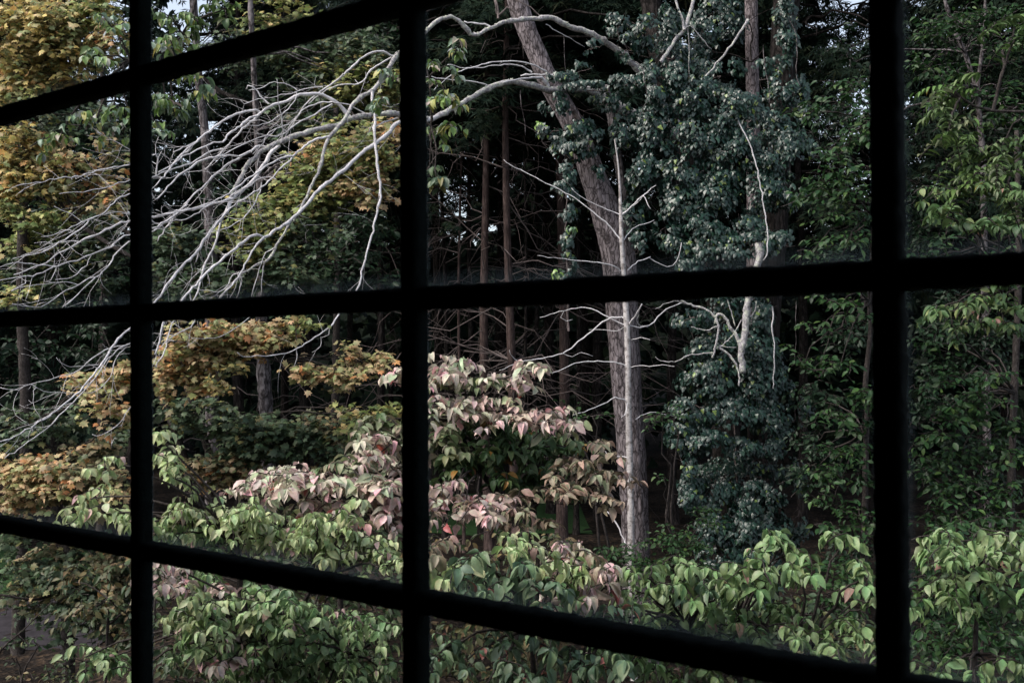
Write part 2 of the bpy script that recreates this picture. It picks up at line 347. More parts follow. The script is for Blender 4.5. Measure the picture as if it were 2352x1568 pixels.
SHAPES = {
 'dog': [ovate(0.54, 0.22, 0.55, 0.6), ovate(0.50, 0.30, 0.8, -0.8), ovate(0.56, 0.14, 0.35, 0.3), ovate(0.46, 0.36, 0.65, 1.0), ovate(0.48, 0.26, 0.45, -0.5), ovate(0.52, 0.3, 0.95, 0.4, 0.12, 0.03), ovate(0.42, 0.42, 0.5, -1.2, -0.15, 0.04), ovate(0.58, 0.1, 0.6, 0.9, 0.08, 0.03), ovate(0.36, 0.5, 1.1, 0.6, -0.1, 0.05)],
 'maple': [lobed(MAPLE, 0.25, 1), lobed(MAPLE, 0.5, 2), lobed(MAPLE, -0.15, 3)],
 'ivy': [lobed(IVY, 0.35, 4), lobed(IVY, 0.15, 5), lobed(IVY, 0.6, 6)],
 'beech': [ovate(0.50, 0.18, 0.25, 0.4), ovate(0.46, 0.28, 0.45, -0.5), ovate(0.54, 0.1, 0.15, 0.2)],
 'long': [ovate(0.30, 0.18, 0.35, 0.5), ovate(0.34, 0.28, 0.55, -0.5)],
}
TINT = {}
def tint(kind, k):
    if (kind, k) not in TINT:
        V = SHAPES[kind][k][0]; g = np.random.default_rng(100+k); t_ = np.clip(V[:, 1:2], 0, 1); e = np.clip(abs(V[:, 0:1])*3, 0, 1); n_ = g.normal(0, 0.09, (len(V), 1))
        TINT[(kind, k)] = np.hstack([0.84 + 0.22*t_ + 0.14*e + n_, 1.04 - 0.06*e + n_*0.8, 0.92 + 0.10*t_ + 0.06*e + n_])
    return TINT[(kind, k)]
MESHBANK = {}
def leafmesh(kind, vi, mat, col):
    key = (kind, vi, mat.name, col)
    if key not in MESHBANK:
        V, F3, F4 = SHAPES[kind][vi]
        sh = np.repeat(np.array(col)[None], len(V), 0)*tint(kind, vi)
        MESHBANK[key] = mesh_np('leaf', V, [F3, F4] if len(F4) else [F3], mat, sh)
    return MESHBANK[key]

class Leaves:
    def __init__(s, kind, mat): s.kind = kind; s.mat = mat; s.p = []; s.d = []; s.n = []; s.s = []; s.c = []
    def add(s, p, d, n, size, col):
        s.p.append(tuple(p)); s.d.append(tuple(d)); s.n.append(tuple(n)); s.s.append(size); s.c.append(col)
    def finish(s, parent, n_ind=300, name='leaf'):
        if not s.p: return
        p = np.array(s.p); d = np.array(s.d); n = np.array(s.n); z = np.array(s.s); c = np.array(s.c)
        d /= np.linalg.norm(d, axis=1)[:, None]+1e-9
        x = np.cross(d, n); bad = np.linalg.norm(x, axis=1) < 1e-3; x[bad] = np.cross(d[bad], (0.3, 0.5, 0.8)); x /= np.linalg.norm(x, axis=1)[:, None]
        n = np.cross(x, d)
        vi = rng.integers(0, len(SHAPES[s.kind]), len(p))
        v = to_view(p); inside = (v[:, 0] > 0) & (v[:, 0] < W0) & (v[:, 1] > 0) & (v[:, 1] < H0) & (v[:, 2] > 0)
        # the leaves that show largest: near the outside of the crown as seen from here, in the frame
        area = np.abs(np.einsum('ij,ij->i', n, (p-EYEA)/np.linalg.norm(p-EYEA, axis=1)[:, None]))
        score = np.where(inside, z/np.maximum(v[:, 2], 0.1)*(0.4+area), -1)
        depth_rank = v[:, 2]
        score = score*np.exp(-(depth_rank-depth_rank.min())*0.25)
        order = np.argsort(-score); ind = [i for i in order[:n_ind] if score[i] > 0]; rest = np.setdiff1d(np.arange(len(p)), ind)
        base = Vector(wloc(parent))
        for i in ind:
            col = tuple(round(float(q), 2 if q > 0.15 else 3) for q in c[i])
            me = leafmesh(s.kind, int(vi[i]), s.mat, col)
            M = Matrix(((x[i][0], d[i][0], n[i][0], p[i][0]), (x[i][1], d[i][1], n[i][1], p[i][1]), (x[i][2], d[i][2], n[i][2], p[i][2]), (0, 0, 0, 1))) @ Matrix.Diagonal((z[i], z[i], z[i], 1))
            o = bpy.data.objects.new(name, me); C.objects.link(o); o.parent = parent; o.matrix_basis = Matrix.Translation(-base) @ M
        VV = []; FF3 = []; FF4 = []; CC = []; off = 0
        for k, (V, F3, F4) in enumerate(SHAPES[s.kind]):
            sel = rest[vi[rest] == k]
            if not len(sel): continue
            R = np.stack([x[sel], d[sel], n[sel]], 1)                # rows are axes
            w = np.einsum('vj,njk->nvk', V, R)*z[sel][:, None, None] + p[sel][:, None, :]
            m = len(V); o_ = off + np.arange(len(sel))[:, None, None]*m
            FF3.append((F3[None]+o_).reshape(-1, 3))
            if len(F4): FF4.append((F4[None]+o_).reshape(-1, 4))
            VV.append(w.reshape(-1, 3)); CC.append((c[sel][:, None, :]*tint(s.kind, k)[None]).reshape(-1, 3)); off += len(sel)*m
        if VV:
            F = [np.concatenate(FF3)] + ([np.concatenate(FF4)] if FF4 else [])
            link('foliage', mesh_np('foliage', np.concatenate(VV), F, s.mat, np.concatenate(CC)), parent, 'stuff')

def jit(c, a=0.18):
    k = 1 + rnd.uniform(-a, a); return tuple(round(min(0.9, max(0.003, x*k*(1+rnd.uniform(-0.08, 0.08)))), 3) for x in c)
def quant_palette(cols, n=5, a=0.22):
    return [[jit(c, a) for _ in range(n)] for c in cols]
class Pal:
    """weighted colours, each with a few fixed variations so that leaves share mesh data"""
    def __init__(s, *wc, n=5, a=0.22): s.w = [w for w, _ in wc]; s.c = quant_palette([c for _, c in wc], n, a)
    def __call__(s): return rnd.choice(rnd.choices(s.c, s.w)[0])

def rv(s=1.0): return Vector((rnd.gauss(0, s), rnd.gauss(0, s), rnd.gauss(0, s)))
UP = Vector((0, 0, 1))
def arc(p0, p1, lift, n=5, wob=0.02):
    L = (p1-p0).length; out = []
    for i in range(n+1):
        t_ = i/n; out.append(p0.lerp(p1, t_) + UP*(lift*L*4*t_*(1-t_)) + (rv(wob*L) if 0 < i < n else Vector()))
    return out

def sprig_dog(lv, tw, p0, p1, size, pal, droop=0.75, lift=0.16, gap=0.5):
    """arching twig with opposite pairs of drooping leaves and a whorl at its tip"""
    size *= rnd.uniform(0.72, 1.12); droop *= rnd.uniform(0.6, 1.3)
    L = (p1-p0).length; n = max(3, int(L/(size*gap))); c = arc(p0, p1, lift, n, 0.035)
    tw.tube(c, np.linspace(0.004, 0.0018, n+1), 4)
    for i in range(max(1, n//4), n+1):
        t_ = (c[i]-c[i-1]).normalized(); side = t_.cross(UP);
        if side.length < 0.1: side = Vector((1, 0, 0))
        side.normalize(); last = i == n
        k = rnd.choice((5, 6, 7)) if last else rnd.choice((2, 3, 3, 4))
        for j in range(k):
            a = (j/k*2*math.pi + rnd.uniform(-0.4, 0.4)) if last else (math.pi/2 if j % 2 else -math.pi/2) + rnd.uniform(-0.9, 0.9)
            d = t_*math.cos(a)*(1.0 if last else 0.6) + side*math.sin(a)
            if last: d += t_*0.35
            dr = droop*rnd.uniform(0.5, 1.5)
            d = Vector((d.x, d.y, d.z*0.5)).normalized() - UP*(dr*0.75 - 0.15); d.normalize()
            out = Vector((d.x, d.y, 0)); out = out.normalized() if out.length > 1e-3 else side
            nn = UP*1.0 + out*0.5*dr + rv(0.42)
            lv.add(c[i] + d*size*0.08, d, nn, size*rnd.choice((rnd.uniform(0.4, 0.8), rnd.uniform(0.75, 1.15), rnd.uniform(0.8, 1.15))), pal())

def sprig_flat(lv, tw, p0, p1, size, pal, droop=0.25, gap=0.55, hang=0.0):
    """flattish spray with leaves alternating left and right (beech, maple)"""
    L = (p1-p0).length; size *= rnd.uniform(0.75, 1.15); n = max(3, int(L/(size*gap))); c = arc(p0, p1, rnd.uniform(0, 0.14), n, 0.05)
    tw.tube(c, np.linspace(0.0045, 0.0015, n+1), 3)
    for i in range(1, n+1):
        t_ = (c[i]-c[i-1]).normalized(); side = t_.cross(UP)
        if side.length < 0.1: side = Vector((1, 0, 0))
        side.normalize()
        for sg in ((-1, 1) if i < n else (0,)):
            if rnd.random() < 0.12: continue
            d = t_*rnd.uniform(0.4, 1.0) + side*sg*rnd.uniform(0.7, 1.2) - UP*(droop + hang)*rnd.uniform(0.3, 1.6); d.normalize()
            nn = UP + rv(0.5) - Vector((0, 0.45, 0))
            lv.add(c[i] + d*size*0.25, d, nn, size*rnd.uniform(0.6, 1.15), pal())

def pads_fill(lv, tw, limb, pads, sprig, size, hub, dens=1.0, slen=0.45, depth=0.5, **kw):
    """pads: (u, v, ru, rv, Z, palette [, density]). Twig sprays fill each pad, joined to it by a limb from the hub"""
    for pd in pads:
        u, v, ru, rvv, Z, pal = pd[:6]; q = pd[6] if len(pd) > 6 else 1.0
        c = P(u, v, Z); k = Z/FPX; rx, rz = ru*k, rvv*k; ry = max(rx*depth, 0.15)
        if limb is not None:
            h = hub if not isinstance(hub, list) else min(hub, key=lambda a: (a-c).length)
            L = (c-h).length; pts = arc(h, c - UP*rz*0.3, 0.10, 7, 0.02); r0 = 0.006+0.006*L
            limb.tube(pts, np.linspace(r0, 0.004, 8), 5)
        nsp = max(2, int(round(q*dens*(rx*rz)/(size*size)*3.2*(0.6+0.5*depth))))
        for _ in range(nsp):
            while True:
                a = Vector((rnd.uniform(-1, 1), rnd.uniform(-1, 1), rnd.uniform(-1, 1)))
                if a.length <= 1: break
            tip = c + Vector((a.x*rx, a.y*ry, a.z*rz))
            out = Vector((a.x*rx*1.3 + rnd.gauss(0, 0.15), a.y*ry - 0.12 + rnd.gauss(0, 0.15), 0.0))
            out = out.normalized() if out.length > 1e-3 else Vector((0, -1, 0))
            L = slen*rnd.uniform(0.4, 1.2); vz = rnd.gauss(0, 0.14)
            sprig(lv, tw, tip - out*L*0.6 - UP*L*(0.12+vz), tip + out*L*0.4 + UP*L*vz, size, pal, **kw)
# ---- coordinate frames of the enlargements the branches were traced in -> view units
def fr_(ox, oy, k): return lambda pts: [(ox+p[0]*k, oy+p[1]*k) for p in pts]
Fa = fr_(0, 235.2, .3179); Fc = fr_(357.5, 169.3, .24); F1 = fr_(0, 0, .48); F2 = fr_(329.3, 94.1, .408); F3_ = fr_(940.8, 0, .4321)
F4_ = fr_(1552.3, 0, .432); F5 = fr_(0, 705.6, .5502); F6 = fr_(329.3, 705.6, .4501); F7 = fr_(940.8, 677.4, .4679); F8 = fr_(1505.3, 611.5, .61)
def traced(mb, pts, w0, w1, Zf, dz=0.0, sides=6, bump=0.05, step=0.06, wob=0.004, knots=True):
    """tube along a traced line; w in view units of width; depth from Zf(u) drifting by dz"""
    n = len(pts); rows = []
    for i, (u, v) in enumerate(pts):
        t_ = i/(n-1); Z = Zf(u) + dz*t_ ; p = P(u, v, Z); w = w0 + (w1-w0)*t_
        rows.append((*p, w*0.5*Z/FPX))
    s_ = spline(rows, step); s_[1:-1, :3] += rng.normal(0, wob, (len(s_)-2, 3))
    r = np.maximum(s_[:, 3], 0.0015)
    if knots: r = r*(1 + 0.10*rng.standard_normal(len(r))*(rng.random(len(r)) < 0.3))
    mb.tube(s_[:, :3], r, sides, bump)
    return s_

m_hill = plain('dark_backing_slope', (0.009, 0.012, 0.009), 1.0, 0.8, 0.4, 1.0); m_hill.node_tree.nodes['Principled BSDF'].inputs['Specular IOR Level'].default_value = 0.0  # near-black slope added behind the trees, stands for the wood's dark depth
hx = np.linspace(-130, 130, 260); hy = np.linspace(58, 100, 40)
X, Y = np.meshgrid(hx, hy); ZZ = 12.5*np.clip((Y-58)/14, 0, 1)**0.6 + 1.2*np.sin(X*0.23) + 0.8*np.sin(X*0.71+1) + rng.normal(0, 0.45, X.shape) - 0.5
i = np.arange(39*259); rr_, cc_ = i//259, i % 259; a_ = rr_*260+cc_
link('backing_slope', mesh_np('backing_slope', np.stack([X, Y, ZZ], -1).reshape(-1, 3), [np.stack([a_, a_+1, a_+261, a_+260], 1)], m_hill, smooth=False), None, 'structure')

# ------------------------------------------------------------------ distant woods: conifers with bare lower trunks, dark crowns
def frond(seed, n=5):
    r = random.Random(seed); V = [(0, 0, 0)]; F = []
    for i in range(n):
        a = -1.3 + 2.6*i/(n-1) + r.uniform(-.15, .15); L = (1.0 if abs(a) < 0.5 else 0.7)*r.uniform(0.7, 1.1); w = 0.085
        ca, sa = math.sin(a), math.cos(a); zz = -0.35*L*L + r.uniform(-.06, .06)
        k = len(V); V += [(ca*L*0.45 - sa*w, sa*L*0.45 + ca*w, zz*0.3), (ca*L*0.45 + sa*w, sa*L*0.45 - ca*w, zz*0.3), (ca*L, sa*L, zz)]
        F += [(0, k+1, k), (k, k+1, k+2)]
    return np.array(V), np.array(F), np.zeros((0, 4), int)
SHAPES['needle'] = [frond(1, 4), frond(2, 5), frond(3, 4)]
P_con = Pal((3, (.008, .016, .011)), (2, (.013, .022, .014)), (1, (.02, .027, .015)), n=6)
def Zground(x, y): return float(heights(np.array([x]), np.array([y]))[0])
def vertical_trunk(u, Z, w, lean=0.0, top=16.0, mat=None, v_ref=811, sides=12, bump=0.03):
    """points of a trunk that passes the view at (u, v_ref) and stands on the ground there"""
    p = P(u, v_ref, Z); r = w*0.5*Z/FPX; g = Zground(p.x, p.y)
    zs = np.arange(g-0.1, top, 0.5); pts = [];
    ph = rnd.uniform(0, 6)
    for z in zs:
        k = z - p.z; pts.append((p.x + lean*k + 0.05*math.sin(z*0.6+ph), p.y + 0.03*math.sin(z*0.9+ph), z))
    rad = r*(1 + 0.10*(p.z-zs)/5)*np.clip((top+2-zs)/(top-4), 0.15, 1.15)
    rad = rad*(1 + 0.9*np.exp(-(zs-g)*3.0)*0.5)
    return np.array(pts), rad
def dead_branch(pts, rad, z, length, mb, w=0.012):
    i = int(np.argmin(abs(pts[:, 2]-z))); a = rnd.uniform(0, 2*math.pi); p0 = Vector(pts[i]);
    d = Vector((math.cos(a), math.sin(a)*0.9, rnd.uniform(-0.35, 0.35))); p1 = p0 + d*length + UP*rnd.uniform(-0.5, 0.2)*length
    c = arc(p0, p1, rnd.uniform(-0.15, 0.2), 6, 0.04); mb.tube(c, np.linspace(w, 0.0025, 7), 4)
    for _ in range(rnd.randint(1, 4)):
        j = rnd.randint(2, 5); q = c[j]; e = q + (d + rv(0.5)).normalized()*length*rnd.uniform(0.15, 0.5) - UP*rnd.uniform(0, 0.3)*length
        mb.tube(arc(q, e, 0.08, 3, 0.05), [w*0.45, w*0.35, 0.003, 0.002], 3)
CROWNS = []
for _ in range(3):
    lv = Leaves('needle', L_needle); m = MB()
    for k in range(72):
        f_ = (k+rnd.random())/72; z = 10*f_; L = 2.6*(0.35+0.65*(1-f_))*rnd.uniform(0.6, 1.15)
        a = rnd.uniform(0, 2*math.pi); d = Vector((math.cos(a), math.sin(a), 0)); c = arc(Vector((0, 0, z)), d*L + UP*(z - L*0.32), 0.12, 7, 0.02)
        m.tube(c, np.linspace(0.03, 0.006, 8), 4); side = d.cross(UP)
        for j in range(1, 8):
            for _ in range(19):
                sg = rnd.uniform(-1, 1); dd = (d*rnd.uniform(0.3, 1) + side*sg - UP*rnd.uniform(0.2, 0.8)).normalized()
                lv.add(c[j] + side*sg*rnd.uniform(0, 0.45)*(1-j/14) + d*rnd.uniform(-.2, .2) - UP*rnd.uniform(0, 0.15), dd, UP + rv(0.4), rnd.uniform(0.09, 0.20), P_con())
    a_ = m.build('branches', M_dark); e = bpy.data.objects.new('tmp', None); C.objects.link(e); lv.finish(e, 0); b_ = e.children[0]
    CROWNS.append((a_.data, b_.data))
    for o in (a_, b_, e): bpy.data.objects.remove(o)
def conifer(u, Z, w, lean, label, mat, ndead=14, crown0=7.5, top=17, dens=1.0, name='conifer_tree', spread=2.6, group='conifers standing in the dark wood', deadlo=2.0):
    pts, rad = vertical_trunk(u, Z, w, lean, top)
    t_ = thing(name, pts[0], label, 'tree', group)
    m = MB(); m.tube(pts, rad, 12, 0.04); m.build('trunk', mat, t_)
    for _ in range(int(ndead*1.7)):
        m = MB(); dead_branch(pts, rad, rnd.uniform(deadlo, crown0+1.5), rnd.uniform(0.9, 2.8), m, 0.012); m.build('dead_branch', M_deadtwig, t_)
    cr = rnd.choice(CROWNS); p0 = Vector(pts[-1]); k = spread/2.6
    for nm, me, kd in (('branches', cr[0], 'stuff'), ('crown', cr[1], 'stuff')):
        o = bpy.data.objects.new(nm, me); C.objects.link(o); o.parent = t_; o['kind'] = kd
        i = int(np.argmin(abs(pts[:, 2]-crown0))); q = Vector(pts[i]) - Vector(pts[0])
        o.matrix_basis = Matrix.Translation(q) @ Matrix.Rotation(rnd.uniform(0, 6.28), 4, 'Z') @ Matrix.Diagonal((k, k, (top-crown0)/10.0, 1))
    return t_
# (u, Z, width, lean, label, bark)
R_, D_ = 'r', 'd'
CON = [
 (1172, 15.5, 17, 0.000, 'slim reddish conifer trunk right of the middle upright, the nearer of the close pair', M_red, 26),
 (1118, 17.0, 17, -0.004, 'slim dim brown conifer trunk just left of the reddish one in the middle pane', M_red, 24),
 (1290, 18.5, 20, 0.004, 'straight reddish conifer trunk midway between the dogwood and the leaning tree', M_red, 16),
 (1088, 20.0, 10, -0.02, 'thin dark conifer trunk leaning beside the reddish pair', M_dark, 14),
 (1020, 19.5, 9, -0.01, 'thin dark conifer trunk close beside the middle upright', M_dark, 16),
 (1230, 21.0, 9, 0.004, 'thin dark pole of a conifer left of the ivy strand', M_dark, 10),
 (1262, 23.0, 19, 0.0, 'dark conifer trunk behind the top of the pink dogwood', M_dark, 8),
 (1375, 22.0, 18, 0.0, 'dark conifer trunk just left of the leaning grey tree', M_dark, 8),
 (1340, 26.0, 16, 0.0, 'faint dark conifer trunk deep in the wood left of the leaning grey tree', M_dark, 6),
 (1150, 25.0, 24, 0.0, 'broad dark conifer trunk behind the pink dogwood crown', M_dark, 8),
 (1005, 27.0, 20, 0.0, 'broad dark conifer trunk deep in the wood by the middle upright', M_dark, 6),
 (1545, 21.0, 18, 0.0, 'dark conifer trunk just right of the leaning grey tree', M_dark, 8),
 (870, 20.0, 14, 0.0, 'dark conifer trunk left of the middle upright', M_dark, 8),
 (800, 23.0, 12, 0.0, 'slim dark conifer trunk behind the orange maple spray', M_dark, 8),
 (700, 22.0, 22, 0.0, 'dark conifer trunk beside the pale barked tree', M_dark, 6),
 (545, 20.0, 20, 0.0, 'dark conifer trunk behind the forked maple stems', M_dark, 6),
 (130, 22.0, 26, 0.0, 'dark conifer trunk behind the yellow maple', M_dark, 6),
 (60, 24.0, 20, 0.0, 'dark conifer trunk at the far left of the wood', M_dark, 6),
 (1840, 20.0, 18, 0.0, 'dark conifer trunk behind the green beech', M_dark, 4),
 (1060, 18.0, 6, 0.006, 'very thin brown pole of a conifer a hand left of the reddish pair', M_red, 14),
 (1205, 17.5, 6, -0.006, 'very thin brown pole of a conifer a hand right of the reddish pair', M_dark, 12),
 (1325, 20.0, 10, 0.0, 'thin dark conifer trunk behind the hanging ivy strand', M_dark, 10),
 (2050, 22.0, 20, 0.0, 'dark conifer trunk behind the right upright', M_dark, 4),
 (2260, 21.0, 22, 0.0, 'dark conifer trunk at the right behind the green leaves', M_dark, 4),
]
for i, (u, Z, w, ln, lab, mt, ndd) in enumerate(CON):
    conifer(u, Z, w, ln, lab, mt, ndd, crown0=(7.4 if 980 < u < 1450 else 5.2) + (Z-15)*0.16 + rnd.uniform(-.5, .8), top=15+Z*0.15, spread=3.3)
for i in range(16):                      # the same wood out of view, added to shade it from the sides
    sd_ = -1 if i % 2 else 1; Z = rnd.uniform(15, 27); u = W0/2 + sd_*(W0/2 + rnd.uniform(60, 900))
    conifer(u, Z, rnd.uniform(14, 26), 0.0, 'unseen conifer added at the %s of the wood to shade it' % ('left' if sd_ < 0 else 'right'), M_dark, 0, crown0=rnd.uniform(3.0, 5.5), top=16+Z*0.15, spread=3.4, group='unseen conifers added to shade the wood from the sides')
GAPS = [(395, 540), (200, 290), (1860, 1995), (985, 1090)]      # openings in the far trees where the sky shows
for i in range(34):
    Z = rnd.uniform(24, 43); u = rnd.uniform(-500, 2900)
    while any(a < u < b for a, b in GAPS): u = rnd.uniform(-500, 2900)
    place = 'left of the middle upright' if u < 900 else 'behind the ivy and the leaning tree' if u < 1900 else 'behind the far right pane'
    conifer(u, Z, rnd.uniform(8, 16), 0.0, 'dim conifer trunk far back in the wood ' + place, M_dark, 0, crown0=rnd.uniform(6.0, 8.5), top=rnd.uniform(15, 20), spread=4.2, group='dim conifers far back in the wood')
# trees past those, seen only as a dark mass
SHAPES['tuft'] = [lobed(IVY, 0.5, 8), lobed(MAPLE, 0.3, 9)]
lv = Leaves('tuft', L_needle)
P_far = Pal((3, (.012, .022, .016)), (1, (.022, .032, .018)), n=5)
xs_ = rng.uniform(-45, 50, 60000); ys_ = rng.uniform(29, 50, 60000); zs_ = rng.uniform(0, 1, 60000)
keep = (np.sin(xs_*1.3+ys_*0.2)+np.sin(xs_*0.47+2)+rng.normal(0, 1, 60000)) > -1.6
for x_, y_, z_ in zip(xs_[keep], ys_[keep], zs_[keep]):
    top = 19 + 3*math.sin(x_*0.35) + 1.5*math.sin(x_*1.1+1)
    uu = W0/2 + FPX*x_/y_; top *= 0.5 if any(a < uu < b for a, b in GAPS) else 1.0
    z0 = Zground(x_, y_) if y_ > 42 else 0.0
    h = z0 + 0.2 + z_**0.95*top
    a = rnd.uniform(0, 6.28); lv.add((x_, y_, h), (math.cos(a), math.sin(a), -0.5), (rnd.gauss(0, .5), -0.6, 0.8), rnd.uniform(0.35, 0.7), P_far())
fw = thing('far_woods', (0, 29, 0), None, None); C.objects.unlink(fw); bpy.data.objects.remove(fw)
def finish_top(lv, name, label):
    e = bpy.data.objects.new('tmp', None); C.objects.link(e); lv.finish(e, 0); ch = e.children[0]; ch.parent = None; ch.name = name; ch.data.name = name
    ch['label'] = label; ch['category'] = 'woods'; bpy.data.objects.remove(e)
finish_top(lv, 'far_woods', 'dark mass of distant conifer woods closing the view, pale sky showing through')

# ------------------------------------------------------------------ the old tree with lichen-grey dead limbs
Zl = lambda u: 12.0 - np.clip((1480-u)/1180, -0.2, 1.3)*3.2
old = thing('old_tree', P(1660, 1500, 12.2), 'old tree behind the leaning trunk whose dead lichen-grey limbs sweep left across the panes', 'tree')
V1 = lambda pts: list(pts)
upper = F3_([(1420, 700), (1330, 530), (1280, 440), (1200, 360), (1120, 280), (1050, 230), (950, 175), (850, 140), (760, 100), (700, 100), (600, 105), (500, 120), (420, 155), (345, 188), (310, 160), (260, 110), (215, 92), (150, 110), (95, 160)]) + [(950, 96), (915, 122)]
main = F3_([(1420, 720), (1300, 660), (1150, 590), (1080, 540), (1000, 492), (900, 470), (800, 478), (720, 475), (640, 448), (550, 435), (480, 447), (400, 480), (320, 525), (230, 575), (160, 612)]) + [(985, 274), (945, 268)] + Fc([(2320, 385), (2080, 395), (1880, 428), (1740, 490), (1500, 545), (1300, 610), (1150, 670), (1050, 720), (950, 800), (880, 870), (830, 970), (790, 1050), (740, 1140), (720, 1200)]) + F2([(495, 892)])
def limb_part(pts, w, name, mat, dz=0.0, sides=10, step=0.05, zoff=0.0, bump=0.06):
    """w: list of widths spread evenly along pts"""
    m = MB(); n = len(pts); rows = []; w = [q*0.73 for q in w]; ws = np.interp(np.linspace(0, 1, n), np.linspace(0, 1, len(w)), w)
    for i, (u, v) in enumerate(pts):
        Z = Zl(u) + zoff + dz*i/(n-1); p = P(u, v, Z); rows.append((*p, ws[i]*0.5*Z/FPX))
    s_ = spline(rows, step); s_[1:-1, :3] += rng.normal(0, 0.004, (len(s_)-2, 3)); r = s_[:, 3]*(1+0.08*rng.standard_normal(len(s_)))*(1 + 0.35*(rng.random(len(s_)) < 0.06))
    for i in range(3, len(s_)-3):                  # broken stubs of side twigs
        if rnd.random() < 0.05:
            q = Vector(s_[i, :3]); dd = (Vector(s_[i, :3]-s_[i-1, :3]).normalized()*0.6 + rv(0.6)).normalized(); k_ = rnd.uniform(0.02, 0.07); m.tube([q, q+dd*k_*0.6, q+dd*k_+rv(0.004)], [max(0.002, r[i]*0.5), max(0.0018, r[i]*0.4), 0.0015], 4)
    m.tube(s_[:, :3], np.maximum(r, 0.0018), sides, bump); o = m.build(name, mat, old); return o, s_
t0_ = MB(); pts = [P(u, v, 12.3) for u, v in ((1660, 1560), (1662, 1350), (1665, 1150), (1668, 950), (1660, 760), (1640, 600), (1600, 460), (1560, 320), (1528, 180), (1500, 40), (1470, -200), (1460, -400))]
s_ = spline([(*p, 0.20-0.008*i) for i, p in enumerate(pts)], 0.15); t0_.tube(s_[:, :3], s_[:, 3], 16, 0.04); t0_.build('trunk', M_dark, old)
_, sU = limb_part(upper, [28, 21, 16, 12, 12, 12], 'limb', M_lichen)
_, sM = limb_part(main, [40, 26, 20, 18, 17, 17, 15, 15, 13, 12], 'limb', M_lichen)
